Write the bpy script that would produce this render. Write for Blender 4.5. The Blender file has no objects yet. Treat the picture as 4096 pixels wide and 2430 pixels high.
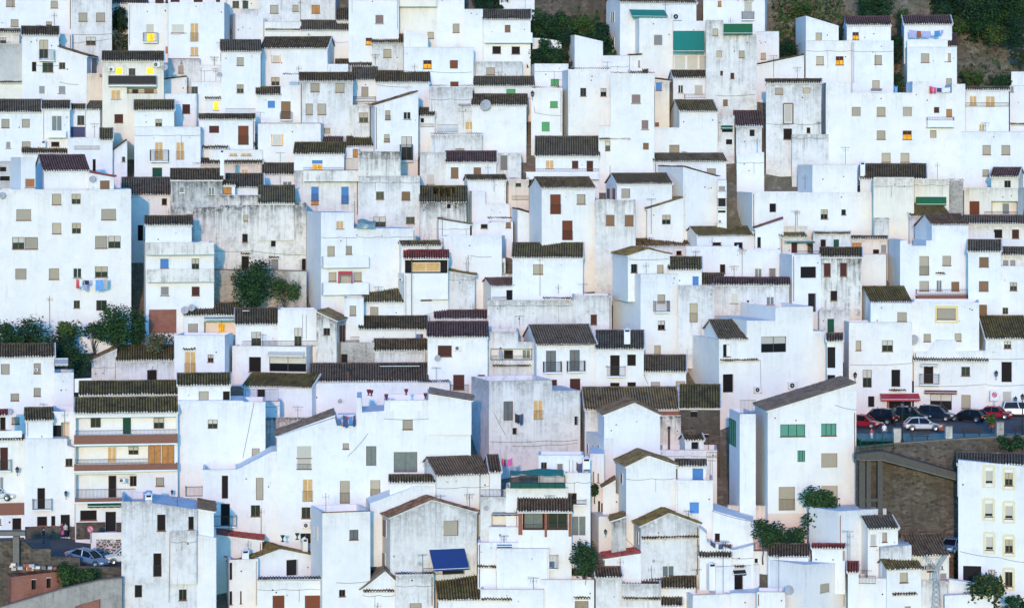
import bpy, math, random
from mathutils import Vector, Matrix
random.seed(7)
SC = bpy.context.scene
COL = SC.collection
PI = math.pi
F, CX, YH = 11100.0, 2048.0, 600.0          # focal length in photo pixels, principal column, horizon row
def depth_of_row(r): return 285 + 90 * (2430 - r) / 2430.0
OX = OY = 0.0
def T(c, r):
    global OX, OY
    OX = 1024.0 * c; OY = (0, 608, 1216, 1822)[r]
def PX(u): return OX + u * 1024 / 2500.0
def PY(v): return OY + v * 608 / 1484.0
def pt(u, v, d):
    return Vector(((PX(u) - CX) / F * d, d, -(PY(v) - YH) / F * d))

# ---------------------------------------------------------------- materials
MATS = {}
def nt_new(name):
    m = bpy.data.materials.new(name); m.use_nodes = True
    nt = m.node_tree; b = nt.nodes['Principled BSDF']
    return m, nt, b
def nd(nt, t, **k):
    n = nt.nodes.new(t)
    for a, v in k.items():
        if a in n.inputs: n.inputs[a].default_value = v
        else: setattr(n, a, v)
    return n
def mixc(nt, fac, a, b):
    n = nt.nodes.new('ShaderNodeMix'); n.data_type = 'RGBA'
    for s, v in ((0, fac), (6, a), (7, b)):
        if hasattr(v, 'links') or hasattr(v, 'is_linked'): nt.links.new(v, n.inputs[s])
        else: n.inputs[s].default_value = v if s == 0 else (*v, 1)
    return n.outputs[2]
def pos(nt, sx, sy, sz):
    g = nt.nodes.new('ShaderNodeNewGeometry'); mp = nt.nodes.new('ShaderNodeMapping')
    mp.inputs['Scale'].default_value = (sx, sy, sz)
    nt.links.new(g.outputs['Position'], mp.inputs['Vector'])
    return mp.outputs['Vector']
def noise(nt, vec, scale, detail=4, rough=.6):
    n = nd(nt, 'ShaderNodeTexNoise'); n.inputs['Scale'].default_value = scale
    n.inputs['Detail'].default_value = detail; n.inputs['Roughness'].default_value = rough
    nt.links.new(vec, n.inputs['Vector']); return n.outputs['Fac']
def ramp(nt, fac, lo, hi):
    n = nt.nodes.new('ShaderNodeMapRange'); n.inputs[1].default_value = lo; n.inputs[2].default_value = hi
    nt.links.new(fac, n.inputs[0]); return n.outputs[0]
def mul(nt, a, b):
    n = nt.nodes.new('ShaderNodeMath'); n.operation = 'MULTIPLY'
    for i, v in enumerate((a, b)):
        if hasattr(v, 'is_linked'): nt.links.new(v, n.inputs[i])
        else: n.inputs[i].default_value = v
    return n.outputs[0]
def wall_mat(name, base, alt, grime, g_lo, g_hi, s_lo, s_hi, streak=(.25, .24, .22), rough=.9, run=.5):
    m, nt, b = nt_new(name)
    oi = nt.nodes.new('ShaderNodeObjectInfo')
    c = mixc(nt, oi.outputs['Random'], base, alt)
    p = pos(nt, 1, 1, 1)
    c = mixc(nt, ramp(nt, noise(nt, p, .45, 6, .7), .35, .75), c, tuple(x * .91 for x in base))
    blot = mul(nt, ramp(nt, noise(nt, p, .5, 8, .72), g_lo, g_hi), ramp(nt, noise(nt, p, 2.5, 5, .7), .32, .68))
    c = mixc(nt, blot, c, grime)
    st = ramp(nt, noise(nt, pos(nt, 2.6, 2.6, .16), 1.0, 5, .65), s_lo, s_hi)
    st = mul(nt, st, ramp(nt, noise(nt, p, .9, 4, .6), .4, .65))
    c = mixc(nt, st, c, streak)
    c = mixc(nt, mul(nt, ramp(nt, noise(nt, p, 9, 4, .7), .62, .8), .25), c, grime)
    drip = noise(nt, pos(nt, 4.5, 4.5, .22), 1.0, 5, .7)      # run-off below wall tops and window sills
    for an, lo, hi, k in (('topedge', 1.3, 3.0, 1.0), ('belowsill', .9, 2.0, .8)):
        at = nt.nodes.new('ShaderNodeAttribute'); at.attribute_name = an
        e = ramp(nt, at.outputs['Fac'], lo, hi); e = mul(nt, e, e)
        c = mixc(nt, mul(nt, mul(nt, e, ramp(nt, drip, .40, .66)), run * k), c, tuple(x * .62 for x in streak))
        if an == 'topedge': c = mixc(nt, mul(nt, mul(nt, ramp(nt, at.outputs['Fac'], 2.5, 3.0), ramp(nt, noise(nt, p, 2.2, 5, .75), .40, .62)), run * 1.1), c, tuple(x * .55 for x in streak))
    nt.links.new(c, b.inputs['Base Color'])
    b.inputs['Roughness'].default_value = rough
    bp = nt.nodes.new('ShaderNodeBump'); bp.inputs['Strength'].default_value = .35; bp.inputs['Distance'].default_value = .04
    nt.links.new(noise(nt, p, 5, 5, .7), bp.inputs['Height']); nt.links.new(bp.outputs[0], b.inputs['Normal'])
    MATS[name] = m
wall_mat('w', (.80, .81, .82), (.84, .81, .745), (.54, .52, .49), .50, .86, .58, .9, (.46, .44, .41), run=.19)
wall_mat('v', (.74, .735, .73), (.79, .755, .69), (.38, .36, .33), .42, .72, .50, .78, (.30, .28, .26), run=.6)
wall_mat('d', (.62, .61, .58), (.66, .64, .60), (.13, .12, .11), .36, .66, .42, .66, (.07, .065, .06), run=1.0)
wall_mat('z', (.77, .74, .68), (.78, .75, .69), (.24, .21, .17), .45, .72, .50, .70, (.09, .082, .07), run=1.0)
wall_mat('g', (.55, .54, .52), (.58, .57, .54), (.40, .38, .35), .45, .75, .5, .8, (.33, .31, .28))
wall_mat('c', (.80, .75, .64), (.82, .77, .67), (.55, .50, .42), .5, .85, .58, .85, (.42, .38, .32))
wall_mat('p', (.78, .65, .54), (.80, .68, .56), (.55, .46, .38), .5, .85, .6, .85, (.45, .38, .3))
wall_mat('n', (.36, .34, .31), (.38, .36, .33), (.16, .15, .13), .38, .7, .45, .7, (.14, .13, .12))
def stone_mat(name, a, b_, mortar, sc, white=None):
    m, nt, b = nt_new(name); p = pos(nt, 1, 1, 1.7)
    v = nd(nt, 'ShaderNodeTexVoronoi'); v.inputs['Scale'].default_value = sc; nt.links.new(p, v.inputs['Vector'])
    e = nd(nt, 'ShaderNodeTexVoronoi', feature='DISTANCE_TO_EDGE'); e.inputs['Scale'].default_value = sc; nt.links.new(p, e.inputs['Vector'])
    sep = nt.nodes.new('ShaderNodeSeparateColor'); nt.links.new(v.outputs['Color'], sep.inputs[0])
    c = mixc(nt, sep.outputs[0], a, b_)
    c = mixc(nt, ramp(nt, e.outputs['Distance'], .09, .02), c, mortar)
    c = mixc(nt, mul(nt, ramp(nt, noise(nt, pos(nt, 1, 1, .6), .22, 6, .7), .45, .62), .8), c, white or tuple(x * .45 for x in a))
    c = mixc(nt, mul(nt, ramp(nt, noise(nt, pos(nt, 1.6, 1.6, .2), .8, 5, .7), .52, .72), .7), c, tuple(x * .3 for x in a))
    nt.links.new(c, b.inputs['Base Color']); b.inputs['Roughness'].default_value = .95
    bp = nt.nodes.new('ShaderNodeBump'); bp.inputs['Strength'].default_value = .7; bp.inputs['Distance'].default_value = .12
    nt.links.new(e.outputs['Distance'], bp.inputs['Height']); nt.links.new(bp.outputs[0], b.inputs['Normal'])
    MATS[name] = m
stone_mat('s', (.16, .128, .096), (.040, .034, .028), (.10, .085, .066), 2.0)
stone_mat('sw', (.42, .38, .33), (.28, .25, .22), (.42, .39, .35), 2.2, (.62, .60, .56))
stone_mat('crazy', (.20, .16, .13), (.12, .10, .09), (.8, .79, .75), 2.0)
def brick_mat(name, a, b_, mo):
    m, nt, b = nt_new(name)
    br = nd(nt, 'ShaderNodeTexBrick'); br.inputs['Scale'].default_value = 3.2
    g = nt.nodes.new('ShaderNodeNewGeometry'); sx = nt.nodes.new('ShaderNodeSeparateXYZ'); cx = nt.nodes.new('ShaderNodeCombineXYZ')
    nt.links.new(g.outputs['Position'], sx.inputs[0]); nt.links.new(sx.outputs[0], cx.inputs[0]); nt.links.new(sx.outputs[2], cx.inputs[1])
    nt.links.new(cx.outputs[0], br.inputs['Vector'])
    br.inputs['Color1'].default_value = (*a, 1); br.inputs['Color2'].default_value = (*b_, 1); br.inputs['Mortar'].default_value = (*mo, 1)
    c = mixc(nt, mul(nt, ramp(nt, noise(nt, pos(nt, 1, 1, 1), .8, 6, .7), .45, .75), .7), br.outputs['Color'], tuple(x * .45 for x in a))
    nt.links.new(c, b.inputs['Base Color']); b.inputs['Roughness'].default_value = .9
    MATS[name] = m
brick_mat('k', (.30, .095, .055), (.22, .07, .045), (.30, .22, .18))
def tile_mat(name, a, b_, moss, mf):
    m, nt, b = nt_new('tile_' + name); p = pos(nt, 1, 1, 1)
    v = nd(nt, 'ShaderNodeTexVoronoi'); v.inputs['Scale'].default_value = 3.4; nt.links.new(p, v.inputs['Vector'])
    sep = nt.nodes.new('ShaderNodeSeparateColor'); nt.links.new(v.outputs['Color'], sep.inputs[0])
    c = mixc(nt, ramp(nt, sep.outputs[0], .25, 1.0), a, b_)
    oi = nt.nodes.new('ShaderNodeObjectInfo')
    if name[0] not in 'rp': c = mixc(nt, mul(nt, ramp(nt, oi.outputs['Random'], .0, .45), .55), c, tuple(x * .45 for x in a))
    gy = sum(b_) / 3
    if name[0] not in 'rp': c = mixc(nt, mul(nt, ramp(nt, oi.outputs['Random'], .5, 1.0), .6), c, (gy * 1.25, gy * 1.05, gy * .85))
    c = mixc(nt, mul(nt, ramp(nt, noise(nt, p, .9, 8, .78), .40, .62), mf), c, moss)
    c = mixc(nt, mul(nt, ramp(nt, noise(nt, p, 3.2, 5, .85), .56, .68), .7), c, tuple(min(.5, x * 1.9 + .03) for x in b_))
    c = mixc(nt, mul(nt, ramp(nt, noise(nt, p, 1.0, 7, .8), .48, .62), .75), c, tuple(x * .30 for x in a))
    nt.links.new(c, b.inputs['Base Color']); b.inputs['Roughness'].default_value = .9
    MATS['t' + name] = m
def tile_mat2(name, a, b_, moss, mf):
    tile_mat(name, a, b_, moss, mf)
    tile_mat(name + 'c', tuple(x * .13 for x in a), tuple(x * .13 for x in b_), tuple(x * .3 for x in moss), mf * .6)  # channel copy: pan-tile dirt and the shade between ribs, both as colour
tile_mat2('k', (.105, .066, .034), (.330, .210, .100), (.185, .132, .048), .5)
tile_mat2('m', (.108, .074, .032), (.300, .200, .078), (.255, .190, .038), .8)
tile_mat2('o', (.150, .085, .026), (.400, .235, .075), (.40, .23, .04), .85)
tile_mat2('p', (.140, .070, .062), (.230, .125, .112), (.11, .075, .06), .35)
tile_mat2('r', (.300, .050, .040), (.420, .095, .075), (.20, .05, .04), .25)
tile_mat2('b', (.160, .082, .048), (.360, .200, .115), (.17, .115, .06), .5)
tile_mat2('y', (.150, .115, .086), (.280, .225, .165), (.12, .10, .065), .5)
def plain(name, c, rough=.6, metal=0, var=.25, emit=None, es=1.0, spec=.5):
    m, nt, b = nt_new(name)
    p = pos(nt, 1, 1, 1)
    col = mixc(nt, mul(nt, ramp(nt, noise(nt, p, 3.0, 5, .7), .35, .75), var), c, tuple(x * .45 for x in c))
    nt.links.new(col, b.inputs['Base Color']); b.inputs['Roughness'].default_value = rough; b.inputs['Metallic'].default_value = metal
    b.inputs['Specular IOR Level'].default_value = spec
    if emit:
        n = mixc(nt, ramp(nt, noise(nt, p, 2.2, 3, .6), .35, .65), emit, tuple(x * .45 for x in emit))
        nt.links.new(n, b.inputs['Emission Color']); b.inputs['Emission Strength'].default_value = es
    MATS[name] = m
def blind(name, c, horiz=True, sc=16):
    m, nt, b = nt_new(name)
    w = nd(nt, 'ShaderNodeTexWave', wave_type='BANDS', bands_direction='Z' if horiz else 'X'); w.inputs['Scale'].default_value = sc / 6.28
    w.inputs['Distortion'].default_value = .2
    g = nt.nodes.new('ShaderNodeNewGeometry'); nt.links.new(g.outputs['Position'], w.inputs['Vector'])
    oi = nt.nodes.new('ShaderNodeObjectInfo')
    cc = mixc(nt, oi.outputs['Random'], c, tuple(x * .72 for x in c))
    col = mixc(nt, mul(nt, w.outputs['Fac'], .25), cc, tuple(x * .5 for x in c))
    col = mixc(nt, mul(nt, ramp(nt, noise(nt, pos(nt, 1, 1, 1), 2.0, 5, .7), .4, .75), .3), col, tuple(x * .6 for x in c))
    nt.links.new(col, b.inputs['Base Color']); b.inputs['Roughness'].default_value = .6; b.inputs['Specular IOR Level'].default_value = .12
    MATS[name] = m
blind('beige', (.54, .47, .345)); blind('ivory', (.66, .63, .55)); blind('greyb', (.32, .31, .31)); blind('mauve', (.30, .215, .205))
blind('brown', (.085, .030, .025)); blind('rust', (.22, .065, .032)); blind('tan', (.27, .155, .085)); blind('bluesh', (.10, .28, .62), False)
blind('greensh', (.13, .42, .17), False); blind('dgreen', (.012, .085, .055), False); blind('dark', (.013, .010, .011))
plain('glass', (.010, .011, .014), .2, 0, .4, spec=.18); plain('glassg', (.10, .30, .22), .25, 0, .3, spec=.2); plain('glassw', (.16, .175, .18), .2, 0, .5, spec=.25)
plain('hole', (.010, .009, .010), .9); plain('frt', (.24, .165, .10), .6); plain('frw', (.74, .73, .70), .5); plain('frb', (.13, .055, .035), .5); plain('sill', (.24, .105, .065), .8, 0, .4)
plain('iron', (.020, .021, .024), .5, .3); plain('alu', (.55, .55, .55), .35, .8); plain('wood', (.20, .07, .045), .6); plain('greyp', (.42, .42, .42), .6)
plain('lit', (.10, .05, .01), .8, 0, 0, (1.0, .50, .035), .62, spec=.1); plain('litb', (.10, .06, .01), .8, 0, 0, (1.0, .60, .03), 1.3, spec=.1); plain('amber', (.20, .095, .025), .6, 0, .2, (1.0, .40, .06), .16)
plain('curt', (.40, .28, .13), .7, 0, .4, (1.0, .56, .15), .16); plain('concd', (.095, .086, .070), .9, 0, .6); plain('conc', (.185, .17, .145), .9, 0, .6); plain('copper', (.42, .17, .06), .5, 0, .4)
plain('green', (.01, .20, .155), .7, 0, .15); plain('green2', (.012, .125, .045), .7, 0, .2); plain('net', (.008, .11, .09), .8, 0, .3)
plain('blue', (.009, .038, .17), .7, 0, .15); plain('red', (.42, .03, .045), .7, 0, .2); plain('cream', (.62, .58, .50), .8, 0, .2)
plain('navy', (.055, .065, .13), .8); plain('bluep', (.05, .22, .50), .6); plain('yel', (.78, .60, .24), .85, 0, .12); plain('yel2', (.74, .66, .42), .85, 0, .12)
plain('maroon', (.16, .02, .03), .7, 0, .2); plain('blk', (.015, .016, .019), .7); plain('rubber', (.02, .02, .02), .8); plain('zinc', (.22, .33, .33), .4, .2, .3)
plain('pot', (.30, .10, .055), .8); plain('skin', (.45, .28, .20), .6); plain('white', (.76, .76, .76), .7, 0, .12); plain('pink', (.62, .10, .30), .8)
plain('jean', (.05, .09, .19), .8); plain('lilac', (.40, .40, .62), .8); plain('sky', (.15, .36, .70), .8); plain('bark', (.07, .05, .035), .9, 0, .5)
plain('signred', (.55, .03, .06), .5, 0, 0); plain('tealt', (.05, .20, .19), .4); plain('grn', (.03, .15, .05), .8)
def leaf(name, a, b_):
    m, nt, b = nt_new('leaf_' + name); p = pos(nt, 1, 1, 1)
    c = mixc(nt, ramp(nt, noise(nt, p, .8, 5, .7), .35, .68), a, b_)
    c = mixc(nt, mul(nt, ramp(nt, noise(nt, p, 5, 3, .6), .5, .75), .6), c, tuple(x * 1.9 for x in b_))
    nt.links.new(c, b.inputs['Base Color']); b.inputs['Roughness'].default_value = .75; b.inputs['Specular IOR Level'].default_value = .15
    MATS['l' + name] = m
leaf('d', (.009, .028, .016), (.020, .054, .026)); leaf('m', (.020, .056, .018), (.050, .105, .028)); leaf('y', (.05, .075, .02), (.11, .13, .035)); leaf('b', (.10, .082, .052), (.16, .13, .085))

# ---------------------------------------------------------------- mesh helpers
class MB:
    def __init__(s): s.v = []; s.f = []; s.mi = []; s.mats = []; s.at = {}
    def m(s, name):
        if name not in s.mats: s.mats.append(name)
        return s.mats.index(name)
    def quad(s, pts, mat):
        i = len(s.v); s.v += [tuple(p) for p in pts]; s.f.append(tuple(range(i, i + len(pts)))); s.mi.append(s.m(mat))
    def wallq(s, pts, mat, tops, sill=None):   # a wall face that knows how far it lies below its top edge and below a sill
        i = len(s.v); s.quad(pts, mat)
        for j, (p, t) in enumerate(zip(pts, tops)): s.at[i + j] = (max(0, 3 - (t - p[2])), 0 if sill is None else max(0, 2 - (sill - p[2])))
    def hexa(s, c, mat):   # 8 corners: bottom 4 then top 4
        i = len(s.v); s.v += [tuple(p) for p in c]; k = s.m(mat)
        for q in ((3, 2, 1, 0), (4, 5, 6, 7), (0, 1, 5, 4), (1, 2, 6, 5), (2, 3, 7, 6), (3, 0, 4, 7)):
            s.f.append(tuple(i + j for j in q)); s.mi.append(k)
    def box(s, x0, x1, y0, y1, z0, z1, mat):
        s.hexa([(x0, y0, z0), (x1, y0, z0), (x1, y1, z0), (x0, y1, z0), (x0, y0, z1), (x1, y0, z1), (x1, y1, z1), (x0, y1, z1)], mat)
    def bar(s, a, b, r, mat, n=5, r2=None):
        a = Vector(a); b = Vector(b); d = (b - a)
        if d.length < 1e-6: return
        q = d.to_track_quat('Z', 'Y'); i = len(s.v); k = s.m(mat); r2 = r if r2 is None else r2
        for p, rr in ((a, r), (b, r2)):
            for j in range(n):
                s.v.append(tuple(p + q @ Vector((rr * math.cos(2 * PI * j / n), rr * math.sin(2 * PI * j / n), 0))))
        for j in range(n):
            s.f.append((i + j, i + (j + 1) % n, i + n + (j + 1) % n, i + n + j)); s.mi.append(k)
        s.f.append(tuple(i + j for j in range(n - 1, -1, -1))); s.mi.append(k)
        s.f.append(tuple(i + n + j for j in range(n))); s.mi.append(k)
    def lathe(s, prof, mat, c=(0, 0, 0), n=12, axis=None):
        i = len(s.v); k = s.m(mat); q = Vector(axis).to_track_quat('Z', 'Y') if axis else None
        for r, z in prof:
            for j in range(n):
                p = Vector((r * math.cos(2 * PI * j / n), r * math.sin(2 * PI * j / n), z))
                if q: p = q @ p
                s.v.append(tuple(p + Vector(c)))
        for a in range(len(prof) - 1):
            for j in range(n):
                s.f.append((i + a * n + j, i + a * n + (j + 1) % n, i + (a + 1) * n + (j + 1) % n, i + (a + 1) * n + j)); s.mi.append(k)
    def prism(s, poly, y0, y1, mat):   # poly in (x, z), extruded along y
        n = len(poly); i = len(s.v); k = s.m(mat)
        s.v += [(x, y0, z) for x, z in poly] + [(x, y1, z) for x, z in poly]
        s.f.append(tuple(range(i, i + n))); s.mi.append(k)
        s.f.append(tuple(range(i + 2 * n - 1, i + n - 1, -1))); s.mi.append(k)
        for j in range(n):
            a, b = i + j, i + (j + 1) % n; s.f.append((b, a, a + n, b + n)); s.mi.append(k)
    def build(s, name, parent=None, loc=(0, 0, 0), smooth=False):
        if not s.f: return None
        me = bpy.data.meshes.new(name); me.from_pydata(s.v, [], s.f)
        for k in s.mats: me.materials.append(MATS[k])
        me.polygons.foreach_set('material_index', s.mi)
        for an in ('topedge', 'belowsill'):
            if s.at:
                a = me.attributes.new(an, 'FLOAT', 'POINT'); k = 0 if an == 'topedge' else 1
                a.data.foreach_set('value', [s.at.get(i, (0, 0))[k] for i in range(len(s.v))])
        if smooth: me.polygons.foreach_set('use_smooth', [True] * len(s.f))
        o = bpy.data.objects.new(name, me); COL.objects.link(o); o.location = loc
        if parent: o.parent = parent
        return o
def empty(name, loc, rz, label, cat, group=None):
    o = bpy.data.objects.new(name, None); COL.objects.link(o); o.empty_display_size = .3
    o.location = loc; o.rotation_euler = (0, 0, rz)
    return tag(o, label, cat, group)
def tag(o, label=None, cat=None, group=None, kind=None):
    for k, v in (('label', label), ('category', cat), ('group', group), ('kind', kind)):
        if v: o[k] = v
    return o
def tiles(mb, o, along, down, mat, pitch=.29, hole=None, cap=None):
    """barrel tiles: o = upper corner, along = ridge vector, down = slope vector"""
    o, along, down = Vector(o), Vector(along), Vector(down)
    nrm = along.cross(down).normalized()
    if nrm.z < 0: nrm = -nrm
    n = max(2, int(round(along.length / pitch))); L = down.length; rows = max(1, int(round(L / .85)))
    prof = ((0, 0), (.12, .085), (.32, .135), (.52, .085), (.64, 0), (1, 0))
    us = []; slip = []; sg_ = random.uniform(.01, .055)
    for c in range(n):
        j = random.uniform(-.035, .035); slip.append(random.gauss(0, .05))
        for u, h in prof[:-1]: us.append(((c + u) / n, h + (j if h else 0)))
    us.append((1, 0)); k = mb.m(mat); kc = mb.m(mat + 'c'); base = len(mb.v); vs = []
    for r in range(rows):
        vs.append((r / rows, .0)); vs.append(((r + 1) / rows - .004 / L, .03))
    for v, dh in vs:
        sag = -sg_ * math.sin(PI * v) * min(1, L / 4)
        for ui, (u, h) in enumerate(us):
            w = .022 * math.sin(u * 9 + v * 3 + o.x)
            mb.v.append(tuple(o + along * u + down * (v + (slip[min(n - 1, ui // 5)] / L if v > .99 else 0)) + nrm * (h + dh + sag + w + .07)))
    W = len(us)
    for a in range(len(vs) - 1):
        for b in range(W - 1):
            if hole:
                u = us[b][0]; v = (vs[a][0] + vs[a + 1][0]) / 2
                if hole[0] < u < hole[1] and hole[2] + .1 * math.sin(u * 40) < v < hole[3] + .12 * math.sin(u * 33) and int(u * 31) % 4: continue
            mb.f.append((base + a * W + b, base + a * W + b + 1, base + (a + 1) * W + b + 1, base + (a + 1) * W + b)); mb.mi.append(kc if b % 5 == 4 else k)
    if cap:   # white mortar closing the tile mouths along the eave
        a = len(vs) - 1
        for c in range(n):
            i = base + a * W + c * 5; e = down.normalized() * .012
            mb.quad([Vector(mb.v[i + j]) + e for j in range(5)], cap)
def slab(mb, o, along, down, th, mat):
    o, a, d = Vector(o), Vector(along), Vector(down); n = a.cross(d).normalized()
    if n.z < 0: n = -n
    lo = -n * th
    mb.hexa([o + lo, o + a + lo, o + a + d + lo, o + d + lo, o, o + a, o + a + d, o + d], mat)
# ---------------------------------------------------------------- houses
LASTD = 300.0
LABELS = {}
HN = 0
WT = {  # window kinds: frame, lower infill, upper infill, share of the upper infill, split, recess
    'b': ('frt', None, 'beige', 1, 0, .2), 'B': ('frb', None, 'beige', 1, 0, .18), 'i': ('frw', None, 'ivory', 1, 0, .12), 'h': ('frt', 'glass', 'beige', .5, 1, .2),
    'H': ('frb', 'glass', 'ivory', .45, 1, .14), 'd': ('frb', 'glass', None, 0, 1, .16), 'w': ('frw', 'glass', None, 0, 1, .14), 'W': ('frw', 'glassw', None, 0, 1, .14),
    'n': ('frb', None, 'brown', 1, 0, .12), 'r': ('frb', None, 'rust', 1, 0, .12), 't': ('frb', None, 'tan', 1, 0, .12), 'm': ('frw', None, 'mauve', 1, 0, .12),
    'l': ('frw', 'lit', None, 0, 1, .14), 'L': ('frw', 'litb', None, 0, 0, .1), 'e': ('frb', 'lit', 'brown', .45, 1, .14), 'o': ('frb', 'amber', None, 0, 1, .12), 'O': ('frw', 'curt', None, 0, 1, .12),
    'u': ('bluep', None, 'bluesh', 1, 0, .1), 'g': ('greensh', None, 'greensh', 1, 0, .1), 'G': ('dgreen', None, 'dgreen', 1, 0, .15), 'D': ('frb', None, 'dark', 1, 0, .2),
    'X': (None, 'hole', None, 0, 0, .5), 'y': ('frw', None, 'greyb', 1, 0, .12), 'v': ('dgreen', 'glassg', None, 0, 2, .12), 'f': ('frb', 'glassw', None, 0, 1, .14),
    'J': ('frw', 'glass', 'ivory', .8, 0, .18), 'P': (None, 'w', None, 0, 0, 1.5), 'c': ('frw', None, 'copper', 1, 0, .1), 'V': (None, 'p', None, 0, 0, 1.2), 'Q': (None, 'hole', None, 0, 0, .9)}  # Q: black back wall, the recess's inner shade put into its colour
def window(par, loc, rz, w, h, k, flags, surf=False):
    fr, lo, up, sh, split, rec = WT[k]
    if surf: rec = -.03
    f = MB(); t = .055 if w > .5 else .035
    if fr:
        y0, y1 = rec - .03, rec + .05
        f.box(-w / 2, -w / 2 + t, y0, y1, 0, h, fr); f.box(w / 2 - t, w / 2, y0, y1, 0, h, fr)
        f.box(-w / 2 + t, w / 2 - t, y0, y1, 0, t, fr); f.box(-w / 2 + t, w / 2 - t, y0, y1, h - t, h, fr)
        if split and w > .6:
            for i in range(split):
                c = -w / 2 + w * (i + 1) / (split + 1); f.box(c - .03, c + .03, y0 - .005, y1 - .02, t, h - t, fr)
    tall = h > 1.75
    if not tall and fr and not surf: f.box(-w / 2 - .06, w / 2 + .06, -.08, rec - .035, -.07, .015, 'sill' if random.random() < .8 else 'frw')
    elif not f.f: f.box(-w / 2 - .02, w / 2 + .02, -.03, .0, h, h + .05, 'frb' if k == 'Q' else 'frw')
    o = f.build('door' if tall and k in 'DGQ' else 'window', par, loc); o.rotation_euler = (0, 0, rz)
    iy = rec + (.02 if fr else 0)
    if fr is None: t = 0
    zc = h - t - (h - 2 * t) * sh
    if lo:
        g = MB(); g.box(-w / 2 + t, w / 2 - t, iy, iy + .02, t, zc if up else h - t, lo)
        g.build('pane' if k not in 'XPVQ' else 'back_wall', o)
    if up:
        g = MB(); g.box(-w / 2 + t, w / 2 - t, iy - .01, iy + .02, zc, h - t, up); g.build('leaf' if k in 'DG' and tall else 'shutter', o)
    if '+' in flags or '=' in flags:
        hh = h * .48 if '+' in flags else h; g = MB(); n = max(4, int(w / .13))
        for i in range(n + 1):
            x = -w / 2 + w * i / n; g.box(x - .011, x + .011, -.07, -.048, 0, hh, 'iron')
        g.box(-w / 2 - .02, w / 2 + .02, -.075, -.045, hh - .03, hh, 'iron'); g.box(-w / 2 - .02, w / 2 + .02, -.075, -.045, .02, .05, 'iron')
        g.build('railing', o)
    if k == 'B' or (k == 'b' and not flags and not surf and random.random() < .4):
        g = MB(); n = max(4, int(w / .15))
        for i in range(1, n): x = -w / 2 + w * i / n; g.box(x - .012, x + .012, -.03, -.01, 0, h, 'greyp')
        g.build('grille', o)
    return o
def rail(mb, x0, x1, y, z0, z1, mat='iron', step=.14):
    n = max(2, int((x1 - x0) / step))
    for i in range(n + 1):
        x = x0 + (x1 - x0) * i / n; mb.box(x - .012, x + .012, y - .012, y + .012, z0, z1, mat)
    mb.box(x0, x1, y - .025, y + .025, z1 - .04, z1, mat); mb.box(x0, x1, y - .02, y + .02, z0 + .05, z0 + .09, mat)
def rail_y(mb, x, y0, y1, z0, z1, mat='iron', step=.14):
    n = max(2, int((y1 - y0) / step))
    for i in range(n): y = y0 + (y1 - y0) * (i + .5) / n; mb.box(x - .012, x + .012, y - .012, y + .012, z0, z1, mat)
    mb.box(x - .025, x + .025, y0, y1, z1 - .04, z1, mat)
def antenna(mb, h, mat='iron', kind=0):
    mb.bar((0, 0, 0), (0, 0, h), .025, mat)
    z = h - .1; L = .55
    if kind % 3 < 2:
        mb.bar((-L, 0, z), (L, 0, z), .014, mat)
        for i in range(7):
            x = -L + 2 * L * i / 6; a = .30 - .03 * i
            mb.bar((x, -a * .7, z - a * .5), (x, a * .7, z + a * .5), .011, mat)
    if kind % 3 > 0:
        z -= .35
        for sx in (-1, 1): mb.bar((0, 0, z), (sx * .32, .05, z + .05), .012, 'pot'); mb.bar((sx * .32, .05, z - .22), (sx * .32, .05, z + .28), .012, 'pot')
        mb.bar((-.1, 0, z - .2), (-.1, 0, z + .2), .011, mat)
def dish(mb, r):
    a = (-.35, -.9, .35)
    mb.lathe([(r * q / 4, r * .22 * (q / 4) ** 2) for q in range(1, 5)] + [(r * .98, r * .24), (.01, .02)], 'greyp', n=16, axis=a)
    v = Vector(a).normalized(); mb.bar(Vector((0, 0, -r * .9)), v * r * .95, .015, 'alu'); mb.bar((0, 0, 0), (.0, .25, -.1), .03, 'iron')
    mb.lathe([(.0, r * .9), (.05, r * .9), (.05, r * 1.02), (0, r * 1.02)], 'greyp', n=8, axis=a)
def aircon(mb, w):
    h = w * .72
    mb.box(-w / 2, w / 2, -.36, -.02, 0, h, 'frw')
    mb.lathe([(h * .36, .0), (h * .36, .02), (.001, .02)], 'blk', c=(-w * .12, -.361, h / 2), n=14, axis=(0, -1, 0))
    mb.lathe([(h * .12, .022), (.001, .022)], 'greyp', c=(-w * .12, -.363, h / 2), n=8, axis=(0, -1, 0))
    mb.box(-w / 2 + .05, -w / 2 + .09, -.34, 0, -.06, 0, 'iron'); mb.box(w / 2 - .09, w / 2 - .05, -.34, 0, -.06, 0, 'iron')

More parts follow.
